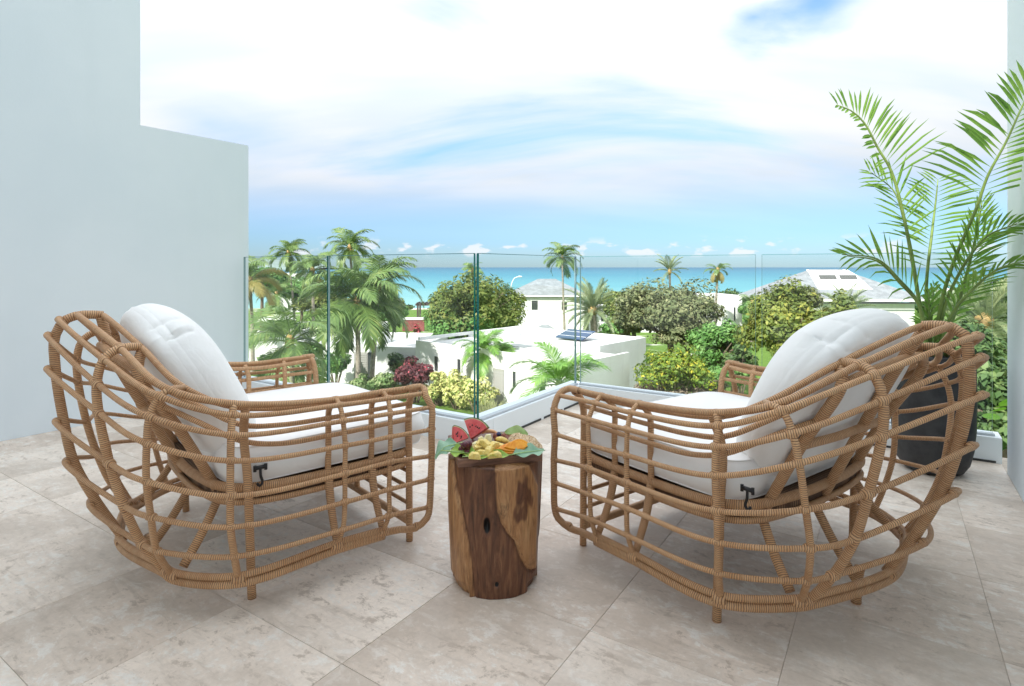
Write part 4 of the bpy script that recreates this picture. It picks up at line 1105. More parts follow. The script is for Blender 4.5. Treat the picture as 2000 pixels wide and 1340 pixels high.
tree(1945, 620, 24, 1.2, 2.0, 'deep_leaf', 'green tree at the right wall behind the soft palm', 7250, .11, 42, 1945, clumps=30)
tree(1865, 730, 15, 1.3, 1.3, 'deep_leaf', 'leafy green tree behind the planter', 10150, .10, 43, 1870, clumps=34)
tree(1950, 790, 11, 1.0, 1.25, 'deep_leaf', 'green bush filling the glass beside the right wall', 8700, .08, 44, 1955, clumps=34)
tree(590, 570, 75, 4.0, 2.0, 'green_leaf', 'far green trees massed behind the left palms', 10150, .22, 45, 590, clumps=40)
tree(640, 600, 66, 4.0, 1.8, 'olive_leaf', 'olive tree behind the big front palm', 8700, .2, 46, 640, clumps=36)
tree(770, 618, 70, 2.4, 1.2, 'green_leaf', 'low green tree right of the twin palm', 5800, .18, 47, 770, clumps=24)
tree(1470, 612, 66, 2.0, 1.5, 'green_leaf', 'dark green tree right of the slit-window block', 5800, .18, 48, 1470, clumps=24)
for px, py, Y, rx, rz, mt, lab in ((1075, 606, 92, 3.2, 1.6, 'deep_leaf', 'far dark tree at the right corner of the hip roof house'), (1200, 588, 96, 4.4, 1.8, 'olive_leaf', 'far olive trees rising behind the date palm'),
        (1445, 590, 92, 4.0, 1.9, 'deep_leaf', 'far dark tree between slit-window block and beach house'), (760, 600, 100, 4.2, 1.7, 'olive_leaf', 'far olive tree left of the pergola'),
        (880, 590, 105, 4.0, 1.5, 'deep_leaf', 'far dark tree behind the dense round tree'), (1370, 596, 88, 3.0, 1.5, 'olive_leaf', 'far olive tree left of the slit-window block'),
        (1840, 600, 84, 5.0, 2.2, 'deep_leaf', 'far dark tree right of the beach house'), (1930, 596, 80, 4.5, 2.4, 'olive_leaf', 'far olive tree at the right wall')):
    tree(px, py, Y, rx, rz, mt, lab, 4500, .22, int(px) + 7, px, clumps=34)
tree(1215, 640, 60, 2.2, 1.3, 'green_leaf', 'small green tree between date palm and olive tree', 5075, .16, 49, 1215, clumps=22)

shrub(812, 735, 34, 1.35, .95, 'crimson_leaf', 'dark crimson-leaved bush with pink tips', 5200, .10, 51, clumps=34)
shrub(858, 766, 33.4, 1.05, 1.1, 'croton_leaf', 'yellow and green croton bush, left one of the hedge', 3600, .105, 52, group='yellow croton hedge', clumps=26)
shrub(893, 770, 32.5, 1.2, 1.2, 'croton_leaf', 'yellow and green croton bush, middle one of the hedge', 4200, .105, 53, group='yellow croton hedge', clumps=26)
shrub(932, 776, 31.6, 1.1, 1.1, 'croton_leaf', 'yellow and green croton bush behind the glass corner', 3800, .105, 54, group='yellow croton hedge', clumps=26)
shrub(712, 752, 34, 1.0, .55, 'variegated_leaf', 'pale variegated low bush under the palm trunks', 2600, .09, 55, clumps=22)
shrub(752, 750, 34, 1.0, .55, 'variegated_leaf', 'pale variegated low bush left of the crimson bush', 2600, .09, 56, clumps=22)
shrub(808, 672, 58, 1.0, 1.7, 'bougainvillea', 'red bougainvillea bush below the red wall', 3000, .13, 57, clumps=24)
shrub(960, 822, 26, .5, .36, 'croton_leaf', 'small yellow-leaved plant at the foot of the glass corner', 900, .07, 58, clumps=12)
for k, (px, py, Y) in enumerate(((1258, 764, 32), (1290, 768, 31), (1325, 769, 30.6), (1360, 766, 31), (1392, 760, 32))):
    shrub(px, py, Y, .75, .5, 'dry_leaf', ('leftmost', 'second', 'middle', 'fourth', 'rightmost')[k] + ' tuft of dry brown hedge under the yellow shrub', 1300, .07, 60 + k, group='dry hedge tufts', clumps=16)
for px, py, Y, rx, rz, mt, lab in ((655, 712, 38, 1.1, .9, 'green_leaf', 'green shrub against the low house left of the louvred door'), (790, 712, 39, 1.2, .9, 'deep_leaf', 'dark green shrub at the right end of the low house'),
        (640, 645, 50, 1.8, 1.2, 'deep_leaf', 'dark green shrub behind the low house roof'), (868, 655, 47, 1.5, .7, 'green_leaf', 'green shrub at the left foot of the dense round tree'),
        (1215, 668, 45, 1.4, .8, 'lime_leaf', 'lime green shrub behind the end of the flat roof'), (1447, 705, 36, 1.2, 1.0, 'deep_leaf', 'dark shrub between the green tree and the yellow-green tree'),
        (1425, 738, 31, 1.1, .7, 'green_leaf', 'green shrub right of the dry hedge'), (1240, 706, 38, .9, .7, 'green_leaf', 'green shrub at the corner of the white block'),
        (1080, 655, 66, 1.6, .8, 'deep_leaf', 'dark shrub at the foot of the tall thin palm'), (600, 690, 34, 1.0, .8, 'green_leaf', 'green shrub behind the far rattan arm of the left chair'),
        (535, 715, 30, 1.3, .9, 'deep_leaf', 'dark shrub at the foot of the low wide palm'), (1190, 655, 62, 1.8, .9, 'deep_leaf', 'dark shrub behind the date palm trunk')):
    shrub(px, py, Y, rx, rz, mt, lab, 2600, .12, int(px), clumps=22)
# ornamental grasses below the glass corner
def grass_tuft(px, py, Y, r, h, seed, label):
    c = at(px, py, Y); rnd = random.Random(seed); V = []
    for k in range(420):
        a = rnd.uniform(0, 6.283); q = r * math.sqrt(rnd.random()); b = Vector((q * math.cos(a), q * math.sin(a), 0))
        ln = h * rnd.uniform(.6, 1.1); out = Vector((math.cos(a), math.sin(a), 0)) * ln * rnd.uniform(.15, .6)
        w = Vector((-math.sin(a), math.cos(a), 0)) * .016
        m_ = b + out * .35 + Vector((0, 0, ln * .6)); t = b + out + Vector((0, 0, ln * rnd.uniform(.7, 1)))
        V += [b, m_ - w, t, m_ + w]
    o = leaves_obj('grass_tuft', np.array([tuple(v) for v in V]), M['grass_blade']); o.location = (c.x, Y, gz(Y))
    tag(o, label, 'grass tuft', 'ornamental grasses')
for k, (px, Y, lab) in enumerate(((985, 27, 'pale ornamental grass right of the glass corner'), (1012, 28, 'pale ornamental grass below the louvred door'), (1040, 28.5, 'tall pale grass between door and bright fronds'), (1000, 25.5, 'nearest pale grass above the white kerb'), (1065, 27, 'pale grass at the foot of the bright fronds'), (960, 29, 'pale grass right of the croton hedge'), (1030, 26.3, 'feathery pale grass low behind the glass'))):
    grass_tuft(px, 780, Y, .6, 1.35, 80 + k, lab)
shrub(1060, 790, 26, .7, .45, 'grass_blade', 'straw-yellow bush below the bright fronds', 1500, .08, 88, clumps=16)
# young sea-grape leaves just outside the glass at the right wall
def big_leaf_plant():
    c = at(1935, 830, 6.0); e = empty('sea_grape', (c.x, c.y, -7)); tag(e, 'bright green big-leaved plant outside the glass at the right wall', 'plant')
    h = c.z + 7; rnd = random.Random(4)
    MB().tube([(0, 0, 0), (.1, 0, h * .5), (0, 0, h - .3)], (.09, .07, .03), 7, .4).build('stem', M['bark'], e)
    for k in range(34):
        p = Vector((rnd.uniform(-.45, .35), rnd.uniform(-.35, .4), h + rnd.uniform(-.75, .35))); s = rnd.uniform(.07, .13)
        MB().tube([Vector((0, 0, h - .6)), p.lerp(Vector((0, 0, h - .5)), .4), p], (.010, .007, .004), 4, None, spline=False)
        mb = MB(); vs = [(0, 0, 0)]; m_ = 12
        for i in range(m_):
            a = 2 * math.pi * i / m_; rr = 1 - .28 * math.cos(a) * (1 if math.cos(a) < 0 else .2)
            vs.append((math.cos(a) * rr, math.sin(a) * .85, .12 * math.sin(a) ** 2))
        mb.add(vs, [(0, i + 1, (i + 1) % m_ + 1) for i in range(m_)], smooth=True)
        o = mb.build('leaf', M['seagrape_leaf'], e)
        o.matrix_local = Matrix.Translation(p) @ Matrix.Rotation(rnd.uniform(0, 6.28), 4, 'Z') @ Matrix.Rotation(R(rnd.uniform(15, 75)), 4, 'X') @ Matrix.Diagonal((s, s, s, 1))
big_leaf_plant()

# ------------------------------------------------------------------ planter and areca palm
def build_planter():
    C0 = Vector((2.08, 2.85, 0))
    prof = [(.0, .0), (.115, .0), (.15, .012), (.178, .05), (.196, .12), (.206, .22), (.209, .36), (.206, .50), (.203, .566), (.199, .574), (.190, .574), (.186, .566), (.184, .52)]
    prof = [(r * .835, z) for r, z in prof]
    def lathe(prof, n=56):
        vs = []; fs = []
        for r, z in prof:
            for k in range(n):
                a = 2 * math.pi * k / n; vs.append((r * math.cos(a), r * math.sin(a), z))
        for j in range(len(prof) - 1):
            for k in range(n):
                k2 = (k + 1) % n; fs.append((j * n + k, j * n + k2, (j + 1) * n + k2, (j + 1) * n + k))
        return MB().add(vs, fs, smooth=True)
    e = empty('planter', C0); tag(e, 'tall black textured planter pot in the corner behind the right chair', 'planter')
    lathe(prof).build('pot', M['planter_black'], e)
    lathe([(0.0, .522), (.08, .524), (.153, .518)]).build('soil', M['potting_soil'], e)
    pl = empty('areca_palm', C0 + Vector((0, 0, .52))); tag(pl, 'tall green areca palm growing in the black planter', 'potted plant')
    base = pl.location
    rnd = random.Random(8)
    def frond(pix, left, right, n=22, t0=.35, taper=False, face=(0, -1, .15), w=.013, a0=62, a1=24, curl=.12):
        """rachis through (px, py, Y) points; leaflet lengths left/right of the direction of growth"""
        P, rad, arc = resample([at(*q) - base for q in pix], [.0105 * (1 - .78 * i / (len(pix) - 1)) for i in range(len(pix))], .03, False)
        fr = MB().tube(P, rad, 6, None, spline=False).build('frond', M['areca_stem'], pl)
        tot = arc[len(P) - 1]
        def pos(t):
            s = t * tot
            for i in range(len(P) - 1):
                if arc[i + 1] >= s: break
            f = (s - arc[i]) / max(1e-6, arc[i + 1] - arc[i]); return P[i].lerp(P[i + 1], f), (P[i + 1] - P[i]).normalized()
        Fv = Vector(face).normalized()
        for k in range(n):
            t = t0 + (1 - t0) * (k / (n - 1)) ** .92
            for sd, ln in ((-1, left), (1, right)):
                if ln <= 0: continue
                c, T = pos(min(.999, t + rnd.uniform(-.008, .008)))
                side = T.cross(Fv).normalized() * sd
                q = (t - t0) / (1 - t0)
                L = ln * (math.sin(math.pi * (.24 + .66 * q)) ** .8) * rnd.uniform(.88, 1.08)
                if taper: L = ln * (1.06 - .80 * q) * rnd.uniform(.9, 1.06)
                ang = R(a0 + (a1 - a0) * q + rnd.uniform(-5, 5))
                d = T * math.cos(ang) + side * math.sin(ang) + Fv * rnd.uniform(.02, .22)
                d.normalize()
                wv = (T - d * T.dot(d)).normalized()
                nv = d.cross(wv)
                g = Vector((0, 0, -1)) * curl * L
                m1 = c + d * L * .33; m2 = c + d * L * .70 + g * .35; m3 = c + d * L + g * rnd.uniform(.7, 1.3)
                ww = w * rnd.uniform(.8, 1.1) * .5 * (.7 + .3 * math.sin(math.pi * q))
                mb = MB().add([c, m1 + wv * ww, m1 + nv * ww * .35, m1 - wv * ww, m2 + wv * ww * .85, m2 + nv * ww * .3, m2 - wv * ww * .85, m3],
                              [(0, 1, 2), (0, 2, 3), (1, 4, 5, 2), (2, 5, 6, 3), (4, 7, 5), (5, 7, 6)], smooth=False)
                mb.build('leaflet', M['areca_leaf'], fr)
    frond([(1812, 690, 2.84), (1797, 599, 2.83), (1775, 469, 2.80), (1741, 335, 2.76), (1715, 290, 2.74), (1688, 240, 2.72), (1662, 216, 2.71), (1634, 205, 2.70)], .09, .31, 24, .66, True, a0=80, a1=40, w=.014)
    frond([(1825, 690, 2.83), (1839, 591, 2.78), (1862, 513, 2.70), (1908, 404, 2.58), (1929, 344, 2.52), (1964, 279, 2.44), (2000, 201, 2.36), (2048, 110, 2.28)], .43, .32, 26, .57, True, a0=68, a1=48, w=.017)
    frond([(1818, 690, 2.86), (1809, 569, 2.88), (1821, 448, 2.90), (1828, 390, 2.90), (1832, 350, 2.90)], .27, .31, 20, .50, a0=78, a1=58)
    frond([(1830, 690, 2.82), (1845, 599, 2.78), (1886, 513, 2.68), (1929, 461, 2.58), (1986, 437, 2.46)], .24, .20, 20, .38, a0=55, a1=22)
    frond([(1812, 690, 2.82), (1796, 598, 2.78), (1757, 547, 2.72), (1713, 506, 2.68), (1645, 497, 2.64)], .0, .22, 17, .34, a0=50, a1=12, curl=.05)
    frond([(1812, 690, 2.84), (1796, 598, 2.80), (1757, 552, 2.76), (1713, 510, 2.74), (1655, 500, 2.72)], .16, .0, 9, .42, a0=45, a1=20, curl=.3)
    frond([(1813, 690, 2.86), (1797, 600, 2.86), (1780, 505, 2.86), (1764, 425, 2.86), (1745, 372, 2.86), (1700, 336, 2.86)], .20, .22, 14, .60, a0=62, a1=25)
    frond([(1832, 690, 2.80), (1862, 610, 2.72), (1905, 560, 2.62), (1950, 525, 2.50), (1990, 512, 2.42)], .20, .16, 16, .35, a0=50, a1=22)
    frond([(1835, 690, 2.84), (1872, 590, 2.80), (1897, 500, 2.74), (1912, 430, 2.70), (1918, 395, 2.68)], .19, .19, 16, .45, a0=46, a1=20)
    for k in range(5):      # short young fronds crowding the pot
        x0 = rnd.uniform(1800, 1850); dx = rnd.uniform(-55, 75); top = rnd.uniform(540, 640); Y = rnd.uniform(2.72, 2.95)
        frond([(x0, 695, 2.85), (x0 + dx * .35, (695 + top) / 2, (Y + 2.85) / 2), (x0 + dx, top, Y)], .13, .13, 7, .35, a0=45, a1=20, w=.016, curl=.3)
build_planter()

# ------------------------------------------------------------------ teak stump table
def build_stump():
    cx, cy, r0, H = -.053, 1.868, .143, .3965
    e = empty('stump_table', (cx, cy, 0)); tag(e, 'dark and pale teak log stump used as a side table between the chairs', 'side table')
    def piece(x, tab):
        if x <= tab[0][0]: return tab[0][1]
        for (a, b), (c, d) in zip(tab, tab[1:]):
            if x <= c: return b + (d - b) * (x - a) / (c - a)
        return tab[-1][1]
    sl = [(0, -.90), (.12, -.84), (.25, -.76), (.42, -.66), (.6, -.53), (.8, -.48), (1, -.45)]
    sr = [(0, .02), (.2, .02), (.33, .06), (.41, .14), (.5, .28), (.57, .46), (.69, .56), (.76, .66), (.82, .75), (.87, .90)]
    rr = [(0, .69), (.2, .90), (.5, .93), (.87, .93)]
    nt, nz = 168, 110
    vs = []; cols = []
    for j in range(nz + 1):
        z = H * j / nz; t = 1 - j / nz
        for k in range(nt):
            a = 2 * math.pi * k / nt; s = math.cos(a); fr = math.sin(a) < 0
            if not fr: s = math.cos(a * 2.3 + 1)
            wob = .03 * mnoise.noise(Vector((s * 2, t * 2.4, 3)))
            L, Rr = piece(t, sl) + wob * .6, piece(t, rr)
            Lr = piece(t, sr) + wob + .012 * mnoise.noise(Vector((0, t * 18, 7)))
            r = r0 * (1.0 + .03 * (1 - t) - .045 * t ** 2)
            n = mnoise.noise(Vector((math.cos(a) * 1.3, math.sin(a) * 1.3, z * 3.2)))
            r += .006 * n + .0022 * mnoise.noise(Vector((math.cos(a) * 6, math.sin(a) * 6, z * 6)))
            col = 0.08
            sm = lambda x: 1 / (1 + math.exp(-x * 55))
            lobe = sm(s - Lr) * sm(Rr - s) * (1 if t < .86 else max(0, 1 - (t - .86) * 40))
            left = sm(L - s)
            if not fr: lobe *= .5
            col += .95 * max(lobe, left * (.8 + .2 * math.sin(s * 60 + t * 9)))
            r += .0085 * lobe + .006 * left
            # folds where the timbers meet, knots and holes
            r -= .010 * math.exp(-((s - Lr) / .035) ** 2) * (1 if .02 < t < .88 and fr else 0) + .008 * math.exp(-((s - L) / .03) ** 2) * (1 if fr else 0)
            if fr:
                kn = math.exp(-(((s - .56 + .1 * (t - .2)) / .24) ** 2 + ((t - .24) / .20) ** 2)); col -= kn * (.95 + .9 * mnoise.noise(Vector((s * 14, t * 9, 1))))
                col = max(col, .02)
                hole = math.exp(-(((s + .17 - .1 * (t - .44)) / .060) ** 2 + ((t - .44) / .055) ** 2)); col -= 1.9 * hole; r -= .022 * hole
                h2 = math.exp(-(((s - .05) / .035) ** 2 + ((t - .885) / .018) ** 2)); col -= 1.9 * h2; r -= .010 * h2
                ring = math.exp(-((math.hypot((s - .08) / .16, (t - .88) / .10) - .75) / .28) ** 2); col += .33 * ring
            if t > .93 and s > .75 and fr: r -= .012
            if t > .9 and s < -.55 and fr: r -= .014 * (t - .9) / .1
            vs.append((r * math.cos(a), r * math.sin(a), z)); cols.append(col)
    fs = [(j * nt + k, j * nt + (k + 1) % nt, (j + 1) * nt + (k + 1) % nt, (j + 1) * nt + k) for j in range(nz) for k in range(nt)]
    b = len(vs)
    for zc in (0, H): vs.append((0, 0, zc)); cols.append(.3)
    fs += [(b, (k + 1) % nt, k) for k in range(nt)] + [(b + 1, nz * nt + k, nz * nt + (k + 1) % nt) for k in range(nt)]
    MB().add(vs, fs, smooth=True, cols=cols).build('log', M['log_wood'], e)
    v, f = bevel_box((-.132, -.130, 0), (.132, .130, .0245), .003)
    bd = MB().add(v, f).build('serving_board', M['board_wood']); bd.location = (-.063, 1.890, H + .0005); bd.rotation_euler = (0, 0, R(13))
    tag(bd, 'square brown wooden serving board under the fruit on the stump', 'board')
build_stump()

# ------------------------------------------------------------------ fruit platter
TOP = .4215
def on(px, py, z=TOP):
    Y = (1 - z) * 1125 / (py - 522); return Vector(((px - 1000) / 1125 * Y, Y, z))

def leaf(px, py, L, W, az, mat, label, lift=.0, roll=0, pitch=0, wave=.006, seed=0, z=TOP + .002, bend=0.0):
    rnd = random.Random(seed); n, m_ = 16, 10; vs = []
    for i in range(n + 1):
        u = i / n; w = W * (math.sin(math.pi * (u * .93 + .035)) ** .75)
        for j in range(m_ + 1):
            v = (j / m_) * 2 - 1
            vs.append((L * (u - .5), w * v, .010 * abs(v) * w / W + wave * math.sin(u * 13 + v * 2 + seed) * abs(v) ** 1.5 - bend * max(0, u - .5) ** 1.6 * L * 2.2))
    fs = [(i * (m_ + 1) + j, (i + 1) * (m_ + 1) + j, (i + 1) * (m_ + 1) + j + 1, i * (m_ + 1) + j + 1) for i in range(n) for j in range(m_)]
    p = on(px, py, z)
    e = empty('leaf', p); tag(e, label, 'leaf')
    Mx = Matrix.Rotation(az, 4, 'Z') @ Matrix.Rotation(R(pitch), 4, 'Y') @ Matrix.Rotation(R(roll), 4, 'X')
    MB().add(vs, fs, smooth=True).build('blade', M[mat], e, Mx)
    MB().tube([(-L * .5 - .02, 0, .002), (-L * .2, 0, .004), (L * .1, 0, .003), (L * .5, 0, .002 - bend * .5 ** 1.6 * L * 2.2)], (.0018, .0016, .0012, .0006), 5, .02).build('midrib', M['leaf_pale'], e, Mx)
    return e

def prism(poly, th):
    """extrude a closed outline (x, z) by th along y"""
    n = len(poly); vs = [(x, -th / 2, z) for x, z in poly] + [(x, th / 2, z) for x, z in poly]
    return vs, [tuple(range(n)), tuple(range(2 * n - 1, n - 1, -1))] + [(i, n + i, n + (i + 1) % n, (i + 1) % n) for i in range(n)]

def melon(px, py, r, a0, a1, th, az, tilt, label, z=TOP + .01, spin=0):
    p = on(px, py, z); e = empty('watermelon_slice', p, 0); tag(e, label, 'watermelon', 'watermelon slices')
    Mx = Matrix.Rotation(az, 4, 'Z') @ Matrix.Rotation(R(tilt), 4, 'X') @ Matrix.Rotation(R(spin), 4, 'Y')
    N_ = 14; arc = lambda rr: [(rr * math.cos(a0 + (a1 - a0) * i / N_), rr * math.sin(a0 + (a1 - a0) * i / N_)) for i in range(N_ + 1)]
    MB().add(*prism([(0, 0)] + arc(r * .92), th)).build('flesh', M['melon_red'], e, Mx)
    i_, o_ = arc(r * .922), arc(r * .955); MB().add(*prism(i_ + o_[::-1], th * .99)).build('white_rind', M['rind_pale'], e, Mx)
    i_, o_ = arc(r * .957), arc(r); MB().add(*prism(i_ + o_[::-1], th * .98)).build('rind', M['rind_green'], e, Mx)
    rnd = random.Random(int(px))
    for k in range(6):
        a = a0 + (a1 - a0) * rnd.uniform(.2, .8); q = r * rnd.uniform(.45, .72)
        MB().tube([(-.003, 0, 0), (-.001, 0, 0), (.002, 0, 0), (.004, 0, 0)], (.0006, .0019, .0016, .0004), 6, None, spline=False).build('seed', M['melon_seed'], e, Mx @ Matrix.Translation((q * math.cos(a), -th / 2 - .0004, q * math.sin(a))) @ Matrix.Rotation(-a, 4, 'Y'))

def blob(r, seed, sx=1, sy=1, sz=1, bump_=.06):
    n, m_ = 12, 8; vs = []; fs = []
    for j in range(m_ + 1):
        t = math.pi * j / m_
        for k in range(n):
            a = 2 * math.pi * k / n; d = Vector((math.sin(t) * math.cos(a), math.sin(t) * math.sin(a), math.cos(t)))
            q = r * (1 + bump_ * mnoise.noise(d * 1.5 + Vector((seed, 0, 0)))); vs.append((d.x * q * sx, d.y * q * sy, d.z * q * sz))
    for j in range(m_):
        for k in range(n): fs.append((j * n + k, (j + 1) * n + k, (j + 1) * n + (k + 1) % n, j * n + (k + 1) % n))
    return MB().add(vs, fs, smooth=True)

def grapes(spots, mat, label, r, stem=True):
    c = sum((on(x, y, z) for x, y, z in spots), Vector()) / len(spots)
    e = empty('grape_bunch', c); tag(e, label, 'grapes'); me = [blob(r, s, 1, 1, 1.15).mesh('grape', [M[mat]]) for s in range(3)]
    rnd = random.Random(len(spots))
    for k, (x, y, z) in enumerate(spots):
        o = link('grape', me[k % 3], None, e); o.location = on(x, y, z) - c; o.rotation_euler = (rnd.uniform(-1, 1), rnd.uniform(-1, 1), rnd.uniform(0, 6)); s = rnd.uniform(.9, 1.1); o.scale = (s, s, s)
    if stem: MB().tube([(-.02, .008, -.004), (0, .004, .004), (.02, .006, -.002), (.034, .012, 0)], .0014, 5, .01).build('stem', M['areca_stem'], e)

def chunk(name, cat, mat, px, py, z, size, rot, label, group, seed=0, wedge=.5, rind=None):
    """cut piece of fruit: a bevelled, slightly irregular wedge"""
    rnd = random.Random(seed); a, b, c = size
    poly = [(-a, -c), (a, -c), (a * (1 - .2 * wedge), c * .2), (a * (.62 - .3 * wedge), c), (-a * (.62 - .1 * wedge), c * rnd.uniform(.8, 1.05)), (-a * 1.02, c * .1)]
    vs = []; n = len(poly)
    for y, s in ((-b, .86), (-b * .72, 1.0), (b * .72, 1.0), (b, .86)):
        for x, zz in poly: vs.append((x * s * rnd.uniform(.95, 1.05), y, zz * s * rnd.uniform(.95, 1.05)))
    fs = [tuple(range(n)), tuple(3 * n + i for i in range(n - 1, -1, -1))]
    for k in range(3): fs += [(k * n + i, (k + 1) * n + i, (k + 1) * n + (i + 1) % n, k * n + (i + 1) % n) for i in range(n)]
    o = MB().add(vs, fs, smooth=False).build(name, M[mat]); o.location = on(px, py, z); o.rotation_euler = tuple(R(q) for q in rot)
    tag(o, label, cat, group)
    if rind: MB().box((-a, -b * .95, -c * 1.12), (a, b * .95, -c * 1.005)).build('rind', M[rind], o)
    return o

def slab_slice(px, py, z, L, W, th, az, pitch, roll, label):
    n = 18; poly = []
    for i in range(n + 1):
        u = -1 + 2 * i / n; poly.append((u * L, W * (1 - abs(u) ** 2.3) ** .8 * .9))
    for i in range(n - 1, 0, -1):
        u = -1 + 2 * i / n; poly.append((u * L, -W * .45 * (1 - u * u)))
    vs = []; m_ = len(poly)
    for y, s in ((-th, .93), (-th * .6, 1), (th * .6, 1), (th, .93)):
        for x, q in poly: vs.append((x * s, y, q * s))
    fs = [tuple(range(m_)), tuple(3 * m_ + i for i in range(m_ - 1, -1, -1))]
    for k in range(3): fs += [(k * m_ + i, (k + 1) * m_ + i, (k + 1) * m_ + (i + 1) % m_, k * m_ + (i + 1) % m_) for i in range(m_)]
    o = MB().add(vs, fs, smooth=False).build('mango_slice', M['mango']); o.location = on(px, py, z); o.rotation_euler = (R(roll), R(pitch), R(az))
    tag(o, label, 'mango', 'mango slices'); return o

def cracker(px, py, z, r, rot, label):
    e = empty('cracker', on(px, py, z)); e.rotation_euler = (R(rot[0]), R(rot[1]), 0); tag(e, label, 'cracker', 'seeded round crackers')
    n = 26; vs = []; rnd = random.Random(int(px * 7)); wob = [rnd.uniform(.96, 1.04) for _ in range(n)]
    for q, h in ((0, -.0025), (.93, -.003), (1, 0), (.93, .003), (0, .0025)):
        for k in range(n):
            a = 2 * math.pi * k / n; vs.append((r * q * wob[k] * math.cos(a), r * q * wob[k] * math.sin(a), h))
    fs = [(j * n + k, j * n + (k + 1) % n, (j + 1) * n + (k + 1) % n, (j + 1) * n + k) for j in range(4) for k in range(n)]
    MB().add(vs, fs, smooth=True).build('biscuit', M['cracker'], e)
    mb = MB(); mats = []
    for k in range(46):
        a = rnd.uniform(0, 6.283); q = r * .92 * math.sqrt(rnd.random()); s = rnd.uniform(.0012, .0021)
        x, y = q * math.cos(a), q * math.sin(a); b = rnd.uniform(0, 3.14); dx, dy = math.cos(b) * s * 1.6, math.sin(b) * s * 1.6
        mb.add([(x - dx, y - dy, .0028), (x + dy * .5, y - dx * .5, .0026), (x + dx, y + dy, .0028), (x - dy * .5, y + dx * .5, .0026), (x, y, .0044)], [(0, 1, 4), (1, 2, 4), (2, 3, 4), (3, 0, 4)], mi=0 if rnd.random() < .65 else 1)
    sd = mb.build('seeds', [M['seed_light'], M['seed_dark']], e); sd['kind'] = 'stuff'

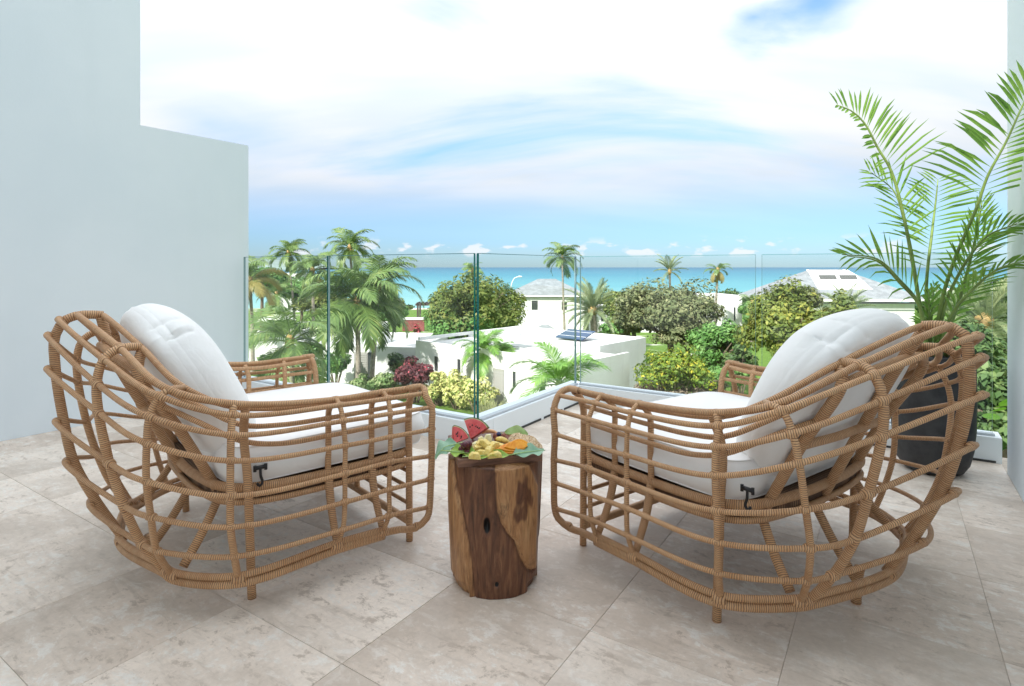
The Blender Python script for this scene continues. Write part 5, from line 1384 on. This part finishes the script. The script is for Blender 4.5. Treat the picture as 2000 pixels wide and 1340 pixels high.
def build_platter():
    leaf(872, 874, .080, .034, R(205), 'leaf_teal', 'grey-green leaf drooping off the left of the board', pitch=8, roll=-14, seed=1, z=TOP + .006, bend=.5, wave=.008)
    leaf(902, 885, .100, .022, R(-18), 'leaf_lime', 'lime green leaf curling over the front left corner of the board', roll=24, seed=2, z=TOP + .006, wave=.009)
    leaf(958, 891, .130, .016, R(6), 'leaf_lime', 'long yellow-green leaf along the front edge under the pineapple', roll=22, seed=3, z=TOP + .005, wave=.006)
    leaf(1034, 884, .105, .030, R(24), 'leaf_teal', 'green leaf under the crackers at the right corner of the board', roll=16, seed=4, z=TOP + .006, wave=.006)
    leaf(1008, 849, .080, .028, R(-12), 'leaf_pale', 'pale lime leaf standing up behind the crackers', roll=52, seed=5, z=TOP + .024, wave=.003)
    melon(921, 858, .070, R(48), R(128), .022, R(-14), -26, 'biggest watermelon slice, leaning back with its rind on top', TOP + .004, spin=10)
    melon(884, 868, .060, R(20), R(85), .020, R(28), -30, 'small watermelon slice lying at the left end of the board', TOP + .008, spin=8)
    o = chunk('watermelon_stick', 'watermelon', 'melon_red', 896, 846, TOP + .030, (.010, .007, .008), (0, 12, 10), 'short red watermelon stick poking out left of the biggest slice', None, 3, .1)
    grapes([(902, 872, TOP + .010), (910, 874, TOP + .010), (918, 874, TOP + .010), (904, 880, TOP + .009), (913, 882, TOP + .009), (920, 881, TOP + .008), (906, 872, TOP + .024), (914, 873, TOP + .023), (920, 868, TOP + .014), (909, 869, TOP + .033), (900, 878, TOP + .012), (915, 868, TOP + .031)], 'grape_dark', 'bunch of dark red grapes on the left below the watermelon', .0105)
    grapes([(968, 852, TOP + .012), (976, 853, TOP + .014), (984, 853, TOP + .016), (990, 855, TOP + .014), (997, 856, TOP + .013), (1004, 857, TOP + .013), (1010, 858, TOP + .012), (980, 857, TOP + .012), (993, 860, TOP + .012), (972, 858, TOP + .010)], 'grape_rust', 'row of rusty red grapes along the back of the board', .0105)
    b = blob(.0075, 4, bump_=.04).build('berry', M['blue_berry']); b.location = on(974, 848, TOP + .026); tag(b, 'single dark blue berry on top of the rusty grapes', 'berry')
    for k, (px, py, z, sz, rot, lab) in enumerate((
        (936, 876, .014, (.024, .011, .011), (8, -6, 18), 'pineapple chunk right beside the dark grapes'),
        (944, 885, .012, (.026, .010, .010), (-6, 4, -8), 'pineapple chunk lowest at the front edge'),
        (928, 890, .012, (.018, .009, .009), (5, 8, 12), 'pineapple chunk at the front left under the others'),
        (957, 880, .018, (.020, .010, .012), (10, 20, 70), 'pineapple chunk pointing at the viewer in the middle'),
        (962, 872, .024, (.024, .010, .011), (0, -24, 40), 'pineapple chunk leaning up in the middle of the pile'),
        (950, 868, .030, (.022, .009, .011), (0, 30, -35), 'pineapple chunk propped on top of the pile'),
        (938, 866, .026, (.017, .009, .010), (0, -32, 30), 'pineapple chunk leaning towards the watermelon'),
        (975, 872, .020, (.022, .010, .010), (0, 10, -15), 'pineapple chunk beside the mango slices'),
        (966, 888, .011, (.022, .009, .009), (4, -4, 4), 'pineapple chunk at the front next to the mango'))):
        chunk('pineapple_chunk', 'pineapple', 'pineapple', px, py, TOP + z, sz, rot, lab, 'pineapple chunks', 20 + k)
    chunk('honeydew_piece', 'melon', 'honeydew', 953, 859, TOP + .034, (.013, .008, .018), (-10, 6, 8), 'pale honeydew piece standing highest in the middle', 'honeydew pieces', 41, .3)
    chunk('honeydew_piece', 'melon', 'honeydew', 941, 861, TOP + .026, (.011, .008, .014), (-8, -22, 20), 'pale honeydew piece leaning left of the highest one', 'honeydew pieces', 42, .3)
    chunk('honeydew_piece', 'melon', 'honeydew', 929, 868, TOP + .022, (.013, .008, .008), (0, -14, 24), 'pale honeydew piece near the dark grapes', 'honeydew pieces', 43, .3)
    cu = MB().tube([(-.022, 0, .006), (-.010, -.003, .008), (.006, 0, .002), (.022, .004, -.010)], (.006, .0085, .0085, .003), 8, .004).build('yellow_peel', M['pineapple']); cu.location = on(983, 862, TOP + .026); tag(cu, 'curved yellow fruit strip between grapes and mango', 'fruit')
    cs = MB().tube([(-.030, 0, .0), (-.012, .002, .006), (.010, .002, .005), (.026, 0, -.003)], (.003, .006, .006, .003), 7, .004).build('cantaloupe_slice', M['cantaloupe']); cs.location = on(958, 846, TOP + .020); tag(cs, 'pale orange cantaloupe slice right behind the watermelon', 'melon')
    for k, (px, py, z, L, W, az, roll, lab) in enumerate((
        (994, 882, .010, .046, .020, 8, -52, 'front mango slice, lowest and longest'),
        (1000, 877, .017, .043, .021, 14, -46, 'second mango slice from the front'),
        (1008, 873, .022, .039, .021, 20, -42, 'third mango slice from the front'),
        (1014, 869, .025, .033, .020, 28, -38, 'rear mango slice against the crackers'))):
        slab_slice(px, py, TOP + z, L, W, .0045, az, 4, roll, lab)
    cracker(1033, 869, TOP + .020, .036, (38, 16, 10), 'big seeded cracker at the right end leaning on the others')
    cracker(1021, 866, TOP + .018, .033, (44, 8, 40), 'seeded cracker half covered by mango')
    cracker(1010, 862, TOP + .014, .031, (46, -6, 80), 'seeded cracker at the back left of the stack')
    cracker(1040, 873, TOP + .010, .034, (20, 8, 120), 'lowest seeded cracker resting on the green leaf')
build_platter()
